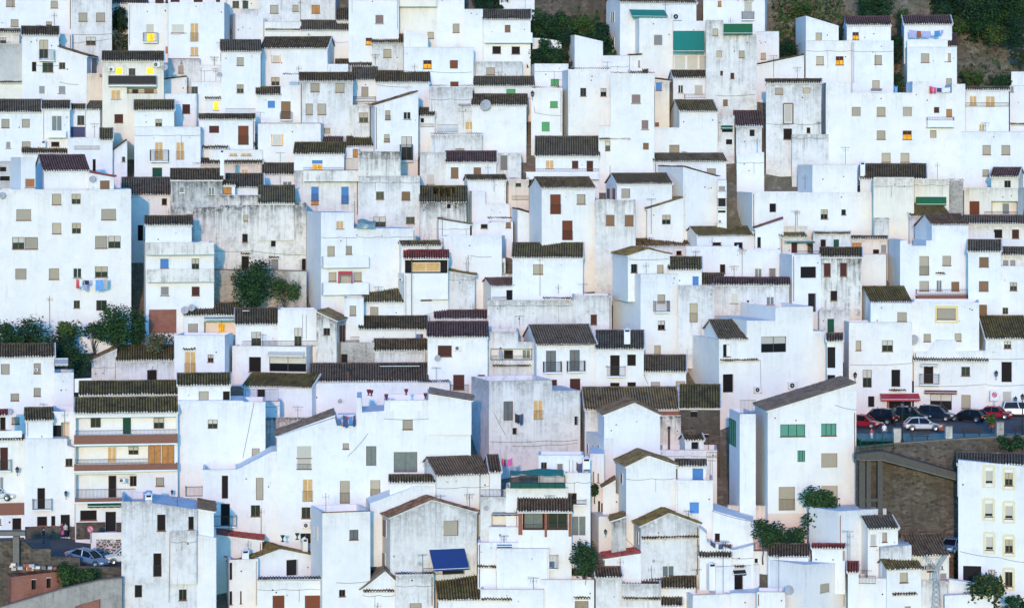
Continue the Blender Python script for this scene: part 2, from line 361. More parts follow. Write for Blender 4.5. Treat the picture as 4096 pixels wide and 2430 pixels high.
def H(label, x0, x1, top, base, R='f', s=0, w='', sw='', ex='', m='w', D=None, dd=None, d=None, n='white_house', g=None, hole=None, cat='house'):
    global LASTD, HN
    HN += 1
    X0, X1, S = PX(x0), PX(x1), s * 1024 / 2500.0
    if d is None: d = LASTD + dd if dd is not None else depth_of_row(PY(base)) + ((HN * 37) % 11 - 5) * .05
    if dd is None: LASTD = d
    t0, t1 = (X0 - CX) / F, (X1 - CX) / F
    rt = R.split(); kind = rt[0]; var = rt[-1] if rt[-1] in 'kmoprby-' else 'k'
    slope = .42; Dr = 0
    if kind == 't':
        ry = float(rt[1]); eR = (PY(ry) - YH) / F
        Dr = d * (PY(top) - PY(ry)) / F / (slope + eR)
        if Dr > 5.2: Dr = 5.2; slope = d * (PY(top) - PY(ry)) / F / Dr - eR
        if D is None: D = max(2 * Dr, 2.5)
    if D is None: D = 7.0
    sm = abs(S) * d / F
    D = max(D, sm / .8)
    if s < 0:
        tb = (X0 + S - CX) / F; P = Vector((t0 * d, d))
        th = math.asin((P.x - tb * d) / (D * math.sqrt(1 + tb * tb))) - math.atan(tb)
    elif s > 0:
        tb = (X1 + S - CX) / F; Q = Vector((t1 * d, d))
        th = math.asin((Q.x - tb * d) / (D * math.sqrt(1 + tb * tb))) - math.atan(tb)
    else:
        tm = (t0 + t1) / 2; th = -math.atan(tm); M = Vector((tm * d, d))
    u = Vector((math.cos(th), math.sin(th))); v = Vector((-u.y, u.x))
    hit = lambda O, t: (t * O.y - O.x) / (u.x - t * u.y)
    if s > 0: a = hit(Q, t0); P = Q + u * a; W = -a
    elif s < 0: W = hit(P, t1)
    else: a = hit(M, t0); P = M + u * a; W = hit(M, t1) - a
    zb = -(PY(base) - YH) / F * d
    def loc(px, py, yo=0):
        O = P + v * yo; t = (PX(px) - CX) / F; a = hit(O, t); y = O.y + a * u.y
        return a, -(PY(py) - YH) / F * y - zb
    def sloc(px, py):
        O = P if s < 0 else P + u * W; t = (PX(px) - CX) / F
        b = (t * O.y - O.x) / (v.x - t * v.y); y = O.y + b * v.y
        return b, -(PY(py) - YH) / F * y - zb
    E = empty(n, (P.x, P.y, zb), th, label, cat, g)
    LABELS[label] = LABELS.get(label, 0) + 1
    zm = loc((x0 + x1) / 2, top)[1]
    # outline of the front wall's top
    if kind == 'g': ap, zp = loc(float(rt[1]), float(rt[2])); poly = [(0, zm), (ap, zp), (W, loc(x1, float(rt[3]))[1])]
    elif kind == 's': poly = [(0, loc(x0, top)[1]), (W, loc(x1, float(rt[1]))[1])]
    elif kind == 'p':
        q = [float(c) for c in rt[1:] if c not in 'kmoprby-']; poly = [loc(q[i], q[i + 1]) for i in range(0, len(q), 2)]
        poly[0] = (0, poly[0][1]); poly[-1] = (W, poly[-1][1])
    else: poly = [(0, zm), (W, zm)]
    toks = [q.split() for q in w.split(';') if q.strip()]
    wins = []
    for q in toks:
        c = [float(z) for z in q[1:5]]
        a0, z0 = loc(c[0], c[3]); a1, z1 = loc(c[2], c[1]); wins.append((q[0], max(a0, .02), min(a1, W - .02), z0, z1))
    # front wall with real openings
    mb = MB(); zf = -3.0
    hol = [h for h in wins if h[0][0] != '~' and h[2] - h[1] > .1]
    xs = sorted(set([round(p[0], 4) for p in poly] + [round(c, 4) for h in hol for c in (h[1], h[2])] + [0.0, round(W, 4)]))
    xs = [c for c in xs if -1e-3 <= c <= W + 1e-3]
    def topat(x):
        for i in range(len(poly) - 1):
            (a, za), (b, zb_) = poly[i], poly[i + 1]
            if a <= x <= b and b - a > 1e-6: return za + (zb_ - za) * (x - a) / (b - a)
        return poly[-1][1]
    for a, b in zip(xs, xs[1:]):
        if b - a < 1e-4: continue
        e = (b - a) * .001; ta, tb_ = topat(a + e), topat(b - e); mid = (a + b) / 2; z = zf; tmx = min(ta, tb_) - .05
        for h in sorted([h for h in hol if h[1] <= mid <= h[2]], key=lambda h: h[3]):
            z0, z1 = max(h[3], z), min(h[4], tmx)
            if z1 <= z0: continue
            if z0 > z: mb.wallq([(a, 0, z), (b, 0, z), (b, 0, z0), (a, 0, z0)], m, (ta, tb_, tb_, ta), z0)
            z = z1
        mb.wallq([(a, 0, z), (b, 0, z), (b, 0, tb_), (a, 0, ta)], m, (ta, tb_, tb_, ta))
    for h in hol:
        r = WT[h[0][0]][5] + .06; a0, a1, z0, z1 = h[1:5]
        rm = m
        if h[0][0] == 'Q': rm = 'frb'
        for q in ([(a0, 0, z0), (a0, r, z0), (a0, r, z1), (a0, 0, z1)], [(a1, 0, z0), (a1, 0, z1), (a1, r, z1), (a1, r, z0)],
                  [(a0, 0, z0), (a1, 0, z0), (a1, r, z0), (a0, r, z0)], [(a0, 0, z1), (a0, r, z1), (a1, r, z1), (a1, 0, z1)]): mb.quad(q, rm)
    # sides, back, tops
    zl, zr = poly[0][1], poly[-1][1]
    if kind == 't':
        zrg = zm + slope * Dr; zbk = max(zrg - slope * (D - Dr), zf + .5)
        for x in (0, W):
            mb.wallq([(x, 0, zf), (x, Dr, zf), (x, Dr, zrg), (x, 0, zm)], m, (zm, zrg, zrg, zm)); mb.wallq([(x, Dr, zf), (x, D, zf), (x, D, zbk), (x, Dr, zrg)], m, (zrg, zbk, zbk, zrg))
        mb.quad([(0, D, zf), (W, D, zf), (W, D, zbk), (0, D, zbk)], m)
    else:
        mb.wallq([(0, 0, zf), (0, D, zf), (0, D, zl), (0, 0, zl)], m, (zl,) * 4); mb.wallq([(W, 0, zf), (W, D, zf), (W, D, zr), (W, 0, zr)], m, (zr,) * 4)
        mb.quad([(0, D, zf), (W, D, zf)] + [(a, D, z) for a, z in reversed(poly)], m)
        for (a, za), (b, zb_) in zip(poly, poly[1:]):
            if b - a < 1e-3:
                mb.quad([(a, 0, za), (a, D, za), (a, D, zb_), (a, 0, zb_)], m)
            elif abs(zb_ - za) < .05 and b - a > 1.6 and D > 1.6:
                i = .22; q = .7
                o = [(a, 0), (b, 0), (b, D), (a, D)]; c = [(a + i, i), (b - i, i), (b - i, D - i), (a + i, D - i)]; zz = max(za, zb_)
                for k in range(4):
                    l = (k + 1) % 4
                    mb.quad([(*o[k], zz), (*o[l], zz), (*c[l], zz), (*c[k], zz)], m)
                    mb.quad([(*c[k], zz), (*c[l], zz), (*c[l], zz - q), (*c[k], zz - q)], m)
                mb.quad([(*p_, zz - q) for p_ in c], m)
            else: mb.quad([(a, 0, za), (b, 0, zb_), (b, D, zb_), (a, D, za)], m)
    mb.build('wall', E)
    # roofs
    if kind == 't':
        rb = MB(); ov, oe = .14, .28
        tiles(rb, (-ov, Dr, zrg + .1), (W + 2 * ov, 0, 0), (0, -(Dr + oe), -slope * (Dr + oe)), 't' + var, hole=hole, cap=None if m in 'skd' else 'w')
        if not hole: slab(rb, (-ov + .04, Dr, zrg + .07), (W + 2 * ov - .08, 0, 0), (0, -(Dr + oe - .05), -slope * (Dr + oe - .05)), .12, m if m in 'wvpc' else 'w')
        if D - Dr > .2: slab(rb, (-ov, Dr, zrg + .16), (W + 2 * ov, 0, 0), (0, D - Dr + .2, zbk - zrg), .12, 't' + var)
        rb.bar((-ov, Dr, zrg + .16), (W + ov, Dr, zrg + .16), .11, 't' + var, 7)
        rb.build('roof', E)
        if HN % 5 < 3 and not hole:
            vb = MB(); e = Vector((0, -(Dr + oe), -slope * (Dr + oe))); 
            for xa, xb in ((-ov - .03, -ov + .10), (W + ov - .10, W + ov + .03)):
                o = Vector((xa, Dr, zrg + .14)); q = Vector((xb - xa, 0, 0)); up = Vector((0, 0, .14)); vb.hexa([o, o + q, o + q + e, o + e, o + up, o + q + up, o + q + e + up, o + e + up], 'v')
            vb.build('verge', E)
    elif kind in 'gs' and var != '-':
        rb = MB(); segs = list(zip(poly, poly[1:]))
        for (a, za), (b, zb_) in segs:
            if za > zb_: hi, lo = Vector((a, za)), Vector((b, zb_))
            else: hi, lo = Vector((b, zb_)), Vector((a, za))
            e = (lo - hi); e = e + e.normalized() * .22
            slab(rb, (hi.x, -.10, hi.y + .07), (0, D + .2, 0), (e.x, 0, e.y), .1, m if m in 'wvpc' else 'w')
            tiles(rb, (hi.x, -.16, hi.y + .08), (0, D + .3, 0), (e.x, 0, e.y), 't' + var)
        if kind == 'g': rb.bar((poly[1][0], -.12, poly[1][1] + .13), (poly[1][0], D + .1, poly[1][1] + .13), .11, 't' + var, 7)
        rb.build('roof', E)
    elif kind == 'fk':
        rb = MB(); tiles(rb, (-.05, .22, zm + .12), (W + .1, 0, 0), (0, -.36, -.1), 'tk'); rb.box(-.02, W + .02, -.04, .2, zm - .02, zm + .06, m); rb.build('coping', E)
    elif kind == 'f' and HN % 3 and W > 1.2:
        rb = MB(); rb.box(.0, W, -.03, .16, zm - .0, zm + .055, 'g' if m in 'wv' else m); rb.build('coping', E)
    elif kind == 'fr':
        rb = MB(); rb.box(-.04, W + .04, -.05, .27, zm - .01, zm + .06, 'sill'); rb.build('coping', E)
    for k, a0, a1, z0, z1 in wins:
        if a1 - a0 < .1: continue
        fl = k[1:]
        z1 = min(z1, topat((a0 + a1) / 2) - .05)
        if z1 - z0 < .1: continue
        if k[0] == '~': window(E, ((a0 + a1) / 2, (1.44 if any(h[0][0] == 'P' for h in wins) else .84 if any(h[0][0] == 'Q' for h in wins) else 1.12), z0), 0, a1 - a0, z1 - z0, k[1], k[2:], True)
        else: window(E, ((a0 + a1) / 2, 0, z0), 0, a1 - a0, z1 - z0, k[0], fl)
    for q in (q.split() for q in sw.split(';') if q.strip()):
        c = [float(z) for z in q[1:5]]; b0, z0 = sloc(c[0], c[3]); b1, z1 = sloc(c[2], c[1])
        if s < 0: window(E, (0, (b0 + b1) / 2, z0), -PI / 2, abs(b1 - b0), z1 - z0, q[0][0], q[0][1:], True)
        else: window(E, (W, (b0 + b1) / 2, z0), PI / 2, abs(b1 - b0), z1 - z0, q[0][0], q[0][1:], True)
    for q in (q.split() for q in ex.split(';') if q.strip()):
        k = q[0]; mt = None
        if k in ('p', 'n'): mt = q[1]; c = [float(z) for z in q[2:]]
        else: c = [float(z) for z in q[1:]]
        b = MB()
        if k == 'a':
            a, z1 = loc(c[0], c[1], .5); z0 = loc(c[0], c[2], .5)[1]; antenna(b, z1 - z0, kind=int(c[0])); b.build('antenna', E, (a, .5 if z0 > 1 else -.1, z0))
        elif k == 'd':
            a, z = loc(c[0], c[1], -.3); r = c[2] * .4096 * d / F; dish(b, r); b.build('satellite_dish', E, (a, -.3, z), True)
        elif k in 'cC':
            a, z1 = loc(c[0], c[1], .6); z0 = loc(c[0], c[2], .6)[1]; ww = c[3] * .4096 * d / F / 2
            if k == 'c':
                hh = z1 - z0 - .35; b.box(-ww, ww, -ww, ww, -.5, hh, 'w')
                for sx in (-1, 1): b.box(sx * ww - .05 * sx - .05, sx * ww - .05 * sx + .05, -ww, ww, hh, hh + .22, 'w')
                b.box(-ww + .08, ww - .08, -ww + .08, ww - .08, hh, hh + .2, 'hole'); b.lathe([(ww * 1.5, hh + .22), (ww * .6, hh + .38), (.02, hh + .5)], 'w', n=4)
            else:
                b.bar((0, 0, -.3), (0, 0, z1 - z0), ww, 'frb' if len(c) < 5 else 'conc', 8); b.lathe([(ww * 1.5, z1 - z0), (ww * 1.2, z1 - z0 + .25), (.01, z1 - z0 + .3)], 'blk', n=8)
            b.build('chimney', E, (a, .6 if k == 'c' else -.25 if z0 < 0 or len(c) > 5 else .4, z0))
        elif k == 'k':
            a0, z = loc(c[0], c[2]); a1 = loc(c[1], c[2])[0]
            tiles(b, (a0, .0, z + .16), (a1 - a0, 0, 0), (0, -.42, -.16), 'tk'); b.box(a0 + .03, a1 - .03, -.3, -.003, z - .06, z + .0, m if m in 'wvpc' else 'w'); b.build('tile_canopy', E)
        elif k == 'A':
            a0, z1 = loc(c[0], c[1]); a1, z0 = loc(c[2], c[3]); aircon(b, a1 - a0); b.build('air_conditioner', E, ((a0 + a1) / 2, -.05, z0))
        elif k == 'p':
            a0, z1 = loc(c[0], c[1]); a1, z0 = loc(c[2], c[3])
            if len(c) > 4:   # a surround: ring round an opening
                t = c[4] * .4096 * d / F; ch = t * .7; A, B_, Z0, Z1 = a0, a1, z0, z1
                b.box(A, A + t, -.045, -.004, Z0 + .003, Z1 - t, mt); b.box(B_ - t, B_, -.045, -.004, Z0 + .003, Z1 - t, mt)
                b.prism([(A, Z1 - t), (B_, Z1 - t), (B_, Z1 - ch), (B_ - ch, Z1), (A + ch, Z1), (A, Z1 - ch)], -.045, -.004, mt)
                b.box(A, B_, -.06, -.004, Z0 - t * .6, Z0, mt); b.build('surround', E)
            else: b.box(a0, a1, -.05, -.004, z0, z1, mt); b.build('wall_panel', E)
        elif k == 'n':
            a0, z1 = loc(c[0], c[1]); a1 = loc(c[2], c[1])[0]; out = c[4] if len(c) > 4 else 1.3; z0 = loc(c[0], c[3], -out)[1]
            nn = max(3, int((a1 - a0) / .6))
            for i in range(nn):
                p, q2 = a0 + (a1 - a0) * i / nn, a0 + (a1 - a0) * (i + 1) / nn; z0b = z0 + .16
                b.quad([(p, -.02, z1), (q2, -.02, z1), (q2, -out, z0b), (p, -out, z0b)], mt)
                b.quad([(p, -out, z0b), (q2, -out, z0b), (q2, -out, z0), ((p + q2) / 2, -out, z0 - .05), (p, -out, z0)], mt)
            b.bar((a0, -out, z0b), (a1, -out, z0b), .035, 'frw'); b.bar((a0, -.06, z1 + .02), (a1, -.06, z1 + .02), .06, 'frw')
            for xx in (a0 + .03, a1 - .03): b.bar((xx, -.02, z1 - .5), (xx, -out, z0b), .02, 'frw')
            b.build('awning', E)
        elif k == 'j':
            a0, z1 = loc(c[0], c[1]); a1, z0 = loc(c[2], c[3]); rail(b, a0, a1, -.03, z0, z1); b.build('railing', E)
        elif k == 'q':
            pts = [loc(c[i], c[i + 1]) for i in range(0, len(c), 2)]
            for (p, pz), (q2, qz) in zip(pts, pts[1:]):
                for i in range(4):
                    f0, f1 = i / 4, (i + 1) / 4; sg = lambda f: -.12 * 4 * f * (1 - f)
                    b.bar((p + (q2 - p) * f0, -.06, pz + (qz - pz) * f0 + sg(f0)), (p + (q2 - p) * f1, -.06, pz + (qz - pz) * f1 + sg(f1)), .018, 'blk', 4)
            b.build('cable', E)
        elif k in 'ISZKW':
            a0, z1 = loc(c[0], c[1], -.8); a1, z0 = loc(c[2], c[3], -.8); dp = .85 if k in 'IW' else 1.0
            sm_ = {'I': 'w', 'S': m, 'Z': 'z', 'K': 'w', 'W': 'w'}[k]
            b.box(a0 - .03, a1 + .03, -dp - .03, -.004, z0, z0 + .16, sm_)
            if k in 'SZK':
                mm = {'S': m, 'Z': 'z', 'K': 'sill'}[k]
                b.box(a0, a1, -dp, -dp + .12, z0 + .16, z1, mm)
                for xx in (a0, a1 - .12): b.box(xx, xx + .12, -dp + .12, -.004, z0 + .16, z1, mm)
            o = b.build('balcony', E)
            if k in 'IW':
                r = MB(); mm = 'iron' if k == 'I' else 'wood'; st = .13 if k == 'I' else .2
                rail(r, a0, a1, -dp, z0 + .16, z1, mm, st); rail_y(r, a0, -dp, -.01, z0 + .16, z1, mm, st); rail_y(r, a1, -dp, -.01, z0 + .16, z1, mm, st)
                r.build('railing', o)
    rn = random.Random(HN * 13 + 5); hv = zm if kind in ('t', 'f', 'fk', 'fr') else min(zl, zr); hb = max(.4, hv - 5.5)
    def clear(xa, xb, za, zb_): return all(xb < h[1] - .15 or xa > h[2] + .15 or zb_ < h[3] - .15 or za > h[4] + .15 for h in wins)
    if W > 2 and hv > 1.5 and m in 'wvcz' and 'P' not in w:
        for i in range(rn.randint(0, 3)):        # small round vents under the eaves
            x, z = rn.uniform(.3, W - .3), hv - rn.uniform(.5, 2.2)
            if clear(x - .1, x + .1, z - .1, z + .1) and z > hb:
                b = MB(); b.lathe([(.085, 0), (.085, .03), (.05, .035), (.001, .02)], rn.choice(['hole', 'greyp', 'pot']), n=8, axis=(0, -1, 0)); b.build('vent', E, (x, -.003, z))
        if rn.random() < .34:                    # a downpipe near a corner
            x = rn.choice([.18, W - .18])
            if clear(x - .1, x + .1, hb, hv):
                b = MB(); b.bar((0, 0, 0), (0, 0, hv - hb + (0 if kind == 't' else -.2)), .045, rn.choice(['frw', 'pot', 'greyp', 'frb']), 6)
                for q in range(3): b.box(-.07, .07, -.03, .055, (hv - hb) * (q + .5) / 3.2, (hv - hb) * (q + .5) / 3.2 + .05, 'greyp')
                b.build('downpipe', E, (x, -.06, hb))
        if rn.random() < .42 and 'q ' not in ex:  # cables clipped along the wall
            z = hv - rn.uniform(.35, 1.6); b = MB(); n = max(2, int(W / 2.2)); sg = rn.uniform(.05, .16)
            if clear(0, W, z - .35, z + .1):
                for j in range(n):
                    for k in range(4):
                        f0, f1 = k / 4, (k + 1) / 4; xa, xb = W * (j + f0) / n, W * (j + f1) / n
                        b.bar((xa, -.05, z - sg * 4 * f0 * (1 - f0)), (xb, -.05, z - sg * 4 * f1 * (1 - f1)), .016, 'blk', 4)
                x = rn.uniform(.2, W - .2); b.bar((x, -.05, z), (x, -.05, max(hb, z - rn.uniform(.8, 2.5))), .014, 'blk', 4); b.build('cable', E)
    if rn.random() < .30 and 'a ' not in ex and m in 'wvc' and W > 2.5:
        b = MB(); h = rn.uniform(1.2, 2.4); antenna(b, h, kind=rn.randint(0, 2)); o = b.build('antenna', E, (rn.uniform(.5, W - .5), rn.uniform(.4, 1.2), zm - .1)); o.rotation_euler = (0, 0, rn.uniform(-.8, .8))
    return E
# ---------------------------------------------------------------- the village: top strip
T(0, 0)
H('tall white house at the top edge with four beige shuttered windows', -30, 700, -120, 345, w='b 60 -30 145 66;b 495 8 565 80;b 105 190 180 262;h 450 212 508 270', ex='a 530 125 330')
H('grey weathered house beside a dark gully, two barred beige windows', 700, 1093, -120, 620, w='B 768 125 852 210;B 940 125 1025 210;H 840 362 935 440', ex='q 700 335 1093 330;a 1062 370 520;q 700 420 860 400 1062 380', m='v')
H('low plain white annex under the grey weathered house', 540, 702, 330, 620, d=364)
H('small flat white house with a tiled penthouse roof and one half shut window', -30, 190, 322, 460, 't 296', w='H 0 368 60 425', m='c')
H('small dark tiled roof hut on top of a cream house', -30, 155, 300, 330, 't 218', d=369)
H('white house with iron balcony and a red gas bottle', 215, 575, 350, 1000, 't 272', w='h 385 390 470 570;d 415 612 520 705;D 312 605 355 700;y 380 838 440 918', ex='I 383 485 528 598;q 315 630 575 640', D=6)
H('white house with sloping tiled edge and teal door on its shaded side', 560, 848, 465, 1000, 's 552', s=95, w='d 577 610 637 672;y 565 838 640 915', sw='y 890 560 945 760', D=6, ex='q 580 800 770 825')
H('alley wall with warm lamp light put into its peach colour', 850, 1003, 720, 1000, 'f', m='p', w='b 975 665 995 750')  # the alley's orange light is painted in as the peach wall colour
H('bare grey rendered gable without windows above a tile ledge', -30, 312, 430, 1000, 'fk', m='g', ex='k -30 312 812;p c -30 826 310 985')
H('white house with wide old roof and four barred beige windows', -30, 412, 1098, 1560, 't 985', w='B 15 1162 92 1248;B 215 1162 290 1248;y 58 1382 105 1448;B 215 1382 298 1468')
H('white house with sliding glass door and solid white balcony', 412, 682, 1070, 1500, 't 995', w='W 505 1130 605 1278;D 500 1384 580 1430', ex='S 467 1280 645 1345')
H('narrow white house wing with a navy sheet hung below its window', 680, 832, 1072, 1345, 't 1030', w='d 755 1128 825 1218;P 693 1240 833 1338', ex='p navy 696 1238 830 1338')
H('white house with dark skylight roof and turquoise shaded side', 835, 975, 1075, 1345, 't 1000', s=105, D=5)
H('low white house with dark hip roof and stub chimney', 220, 690, 1500, 1590, 't 1400', ex='c 425 1370 1400 40')
H('white terrace house with iron railing and brown door in blue shade', 660, 985, 1345, 1850, 'p 660 1345 700 1345 985 1345', w='D 905 1554 935 1694', ex='j 725 1425 975 1462')
H('narrow house end with small mossy roof beside terrace railing', 980, 1100, 1367, 1850, 't 1265 m')
H('white house with steep dark roof edge rising beside an alley', 1105, 1242, 1478, 1745, 's 1375', w='w 1190 1528 1225 1580')
H('dark tiled roof house at the top edge above the gully', 1095, 1437, 42, 120, 't -40', d=372)
H('white house at the top edge with dark red window strips', 1437, 2200, -120, 60, w='n 1515 -60 1600 36;n 1665 -60 1755 30;n 1890 -60 1980 32;n 2108 -60 2150 30')
H('white house with lit balcony window beside a tall brown chimney pipe', 1252, 1640, 38, 600, 'fk', w='i 1428 238 1505 320;L 1432 322 1510 408', ex='I 1398 318 1538 420;C 1628 -30 470 26;p copper 1616 455 1648 525')
H('broad white house with warm lit french window and blank shutter', 1642, 2190, 22, 760, s=58, w='i 1675 240 1798 320;O+ 1858 228 1938 408;O 1858 458 1938 545', ex='q 1665 330 1830 322;a 2155 410 560', D=8)
H('white house at the top edge with two dark square windows', 2200, 2560, -120, 100, w='d 2270 10 2335 78;d 2368 8 2425 88', m='c')
H('grey patched wall and small tiled roof below two dark windows', 2350, 2560, 92, 180, 'f', m='v')
H('white lean-to with sloping parapet in a blue shaded recess', 2300, 2590, 132, 420, 's 165 -', s=-70, D=6, sw='y 2250 280 2265 350')
H('low grey streaked house with red coping and small shuttered window', 1640, 1950, 575, 815, 'fr', m='v', w='b 1742 642 1792 716;y 1760 585 1785 625')
H('white terrace wall with dark clothes drying below it', 1950, 2165, 640, 830, 'f')
H('cream house with lit windows and black slatted balcony', 1000, 1600, 600, 1345, 't 515', w='L 1128 655 1198 728;d 1258 668 1322 735;L 1428 655 1498 728;O 1086 880 1178 968;n 1117 1115 1203 1200;V 1240 855 1532 915;~D 1290 870 1350 913;~t 1410 868 1500 912',
  ex='I 1058 738 1525 845;p blk 1062 742 1522 822;A 1062 652 1120 700;A 1495 612 1562 655;d 1612 660 34;j 1240 885 1532 915', m='c')
H('white shed house with dark sloping edge below the satellite dish', 1535, 1825, 792, 925, 's 757', ex='a 1835 765 880')
H('white terrace house with fretted parapet and blue shaded window', 1870, 2200, 800, 1120, 'f', w='d 1870 845 1932 925', ex='j 1825 850 1870 915')
H('plain white block with one brown shuttered window', 1230, 1918, 915, 1260, 'f', s=40, w='n 1780 1018 1857 1110;O 1245 1225 1280 1330', D=5, ex='a 1325 890 985;a 1710 990 1230')
H('white house front under a thick mossy ribbed roof', 1312, 1702, 1080, 1260, 't 990 m', w='h 1517 1162 1583 1236', d=349.5)
H('wide white house with two barred doors and a green garage door', 1312, 1958, 1240, 1748, 'f', s=40, w='O+ 1512 1388 1590 1560;O+ 1720 1388 1798 1560;G 1488 1636 1583 1742', ex='I 1465 1462 1640 1585', D=6)
H('tall white house with a long dark roof and two beige windows', 2160, 2545, 508, 1130, 't 403', w='b 2312 560 2380 642;h 2312 825 2380 908', ex='a 2155 412 600;a 2222 770 960;d 2142 730 26', s=-5)
H('tiny tiled rooftop room with a glowing yellow window', 2010, 2220, 970, 1125, 't 920', w='L 2083 992 2137 1075', D=2.4)
H('white house under a narrow tile strip with tall rust red door', 1945, 2490, 1170, 1540, 't 1126', w='n 2042 1228 2140 1300;r+ 2325 1228 2428 1415', ex='j 2205 1060 2490 1115')
H('little white house with dark ribbed roof below the rust red door', 1970, 2225, 1455, 1560, 't 1362')
T(1, 0)
H('grey stained house at the top edge with one amber lit window', 20, 775, -100, 225, s=50, w='B 138 50 218 132;b 357 50 415 112;o 543 50 625 132', m='v', ex='a 437 0 200')
H('small steep dark roof against the white tower', 790, 908, 205, 310, 't 90')
H('white house with long ribbed roof below the amber lit window', 440, 910, 302, 430, 't 212', m='w', ex='A 505 318 530 345')
H('low white wall house with thin tile edging', 80, 442, 216, 420, 'f', ex='k 90 440 300')
H('wide white house with ribbed black roof and glowing shutter edges', 50, 698, 478, 860, 't 375', s=75, w='i 156 540 232 612;h 148 755 230 838', ex='p lit 147 538 154 614;p lit 234 538 241 614;a 425 640 830')
H('plain white terrace block beside the glowing shutter house', 700, 900, 625, 800, 'f', d=361.5)
H('worn white house with pairs of tall barred beige windows', 430, 945, 797, 1345, 't 722', w='B 532 813 620 897;B 777 813 862 903;B 487 1013 554 1120;B 602 1013 685 1120;b 665 1250 725 1310', m='v')
H('small white house with scalloped roof and pale blue shutter', 5, 240, 930, 1215, 't 862', w='u 115 985 185 1056')
H('white rooftop laundry house with a grilled brown balcony door', 240, 432, 845, 1215, 'f', w='t+ 245 990 338 1175', ex='I 236 1092 348 1178;k 262 462 738', D=4)
H('white block with large pale shutter glowing at its edges', 20, 632, 1205, 1620, 'fr', s=35, w='i 158 1312 255 1420', ex='p lit 148 1312 156 1420;p lit 257 1312 265 1420;a 435 1220 1400;a 42 1090 1340', D=5)
H('dark purplish roof squeezed behind the balcony house', 440, 852, 1402, 1440, 't 1315 p')
H('small ribbed roof house between two taller walls', 890, 1220, 1432, 1520, 't 1345 m')
H('huge blank white house with one mauve shutter', 905, 1395, -120, 660, 'f', w='m 1163 145 1248 233;e 1072 370 1137 440')
H('white house with an overhanging top storey and warm lit recess', 1395, 1765, -120, 500, 'f', w='b 1675 313 1737 378', ex='S 1400 -60 1762 66', m='c')
H('tall white house front beside dark trees with one beige shutter', 1765, 2035, -120, 500, 'f', w='b 1921 232 1987 320', ex='a 1990 230 370')
H('lower white wing below the trees at the top edge', 2035, 2216, 92, 620, 'f')
H('worn white house with thick ribbed roof and single beige window', 1133, 1438, 428, 700, 't 340', w='b 1245 480 1322 562', m='v', ex='a 1165 530 640')
H('white stair gable with dashed tile edge above lit windows', 1442, 1680, 285, 480, 's 352 -', D=4, d=362.4)
H('white house with one yellow lit and two red brown windows', 1442, 2125, 465, 860, 'f', w='e 1633 588 1715 672;r 1893 588 1972 672;r 1897 797 1978 848', ex='a 1550 620 880;q 1445 690 1690 700 2110 705', D=5)
H('white house with lattice balcony and two dark purple windows', 2218, 2682, 195, 620, 't 108', w='t 2430 245 2485 318;D 2308 452 2392 525;D 2496 455 2578 530', ex='S 2235 320 2700 420')
H('grey stained ground storey beneath the lattice balcony house', 2130, 2600, 602, 780, 'f', m='v', w='B 2250 660 2332 730', ex='a 2370 700 900')
H('low house with long brown roof and green shutters', 2130, 2712, 843, 1000, 't 760', w='g 2445 868 2535 922')
H('blank white house with a big round satellite dish at its eave', 2110, 2640, 1032, 1400, 't 932', ex='d 2245 1030 58', D=5, s=3)
H('grey white blank wall behind the dish and roof terrace', 1690, 2115, 850, 1300, 'fk', m='v')
H('small cube house with an amber four pane window', 1970, 2210, 1032, 1310, 'f', s=20, w='O 2042 1187 2128 1268', m='v', D=4, ex='j 1975 1015 2180 1035')
H('white terrace wall with tile edge under the amber window house', 1705, 2210, 1318, 1500, 'fk', w='h 1948 1448 2035 1484', m='v', ex='j 1770 1215 1970 1290')
H('white house with an iron railed balcony under two joined roofs', 945, 1180, 785, 1000, 't 660', w='B 1030 848 1097 945', ex='I 950 942 1165 985;d 1205 925 26')
H('white house with long dark roof and pipes along its wall', 1175, 1692, 808, 1080, 't 706', ex='q 1180 830 1520 850;a 1385 660 900')
H('white house under a slanting dark roof edge with barred windows', 1160, 1585, 1032, 1610, 's 905', s=-50, w='b+ 1262 1078 1312 1170;w 1440 1093 1513 1165;b+ 1250 1312 1305 1387;H+ 1420 1333 1523 1560', D=5, ex='I 1412 1410 1530 1580')
H('narrow white house with a stained dead creeper on its wall', 945, 1110, 1030, 1350, 'fk', w='h 1006 1100 1097 1195', m='v')
H('tiny roofed porch house with a terrace railing', 1590, 1745, 1135, 1350, 't 1065', w='X 1608 1155 1640 1197', ex='j 1605 1210 1735 1243', s=8, D=3)
H('dim worn wall with dark ridge tiles below the white tower', 780, 1135, 648, 720, 't 592', m='v')
T(2, 0)
H('white house fragment at the top edge left of the rock wall', -120, 220, -120, 110, 'f')
H('pale house with blue shaded gable end and a turquoise awning', 1055, 1800, 32, 560, 't -60', s=-135, w='b 1810 120 1840 180', sw='W 968 115 1002 222;W 968 360 1002 465', ex='n green 1140 92 1485 168 1.6;A 1555 140 1645 200', D=6)
H('bare white block with a single pale grey shutter', 1243, 1572, 180, 700, 'f', s=-118, w='y 1385 340 1472 445', D=7)
H('white terrace house with a large teal awning over white roller doors', 1575, 1955, 205, 700, 'f', w='i 1585 540 1695 680;i 1708 540 1815 680;i 1828 540 1945 680', ex='n green 1575 302 1880 510 1.8;j 1578 430 1945 512')
H('white house at the top edge with grey balcony and orange window', 1868, 2470, -120, 420, 'f', s=30, w='o 2010 8 2045 65;i 2265 20 2345 195', ex='I 2245 112 2362 200;k 2255 2360 15;p greyp 2248 118 2360 190', D=9)
H('worn upper house with a small window beside the teal awning', 1892, 2062, 200, 1150, 'f', m='v', w='b 1960 280 2012 350;b 1997 495 2050 565;n 2033 692 2063 735')
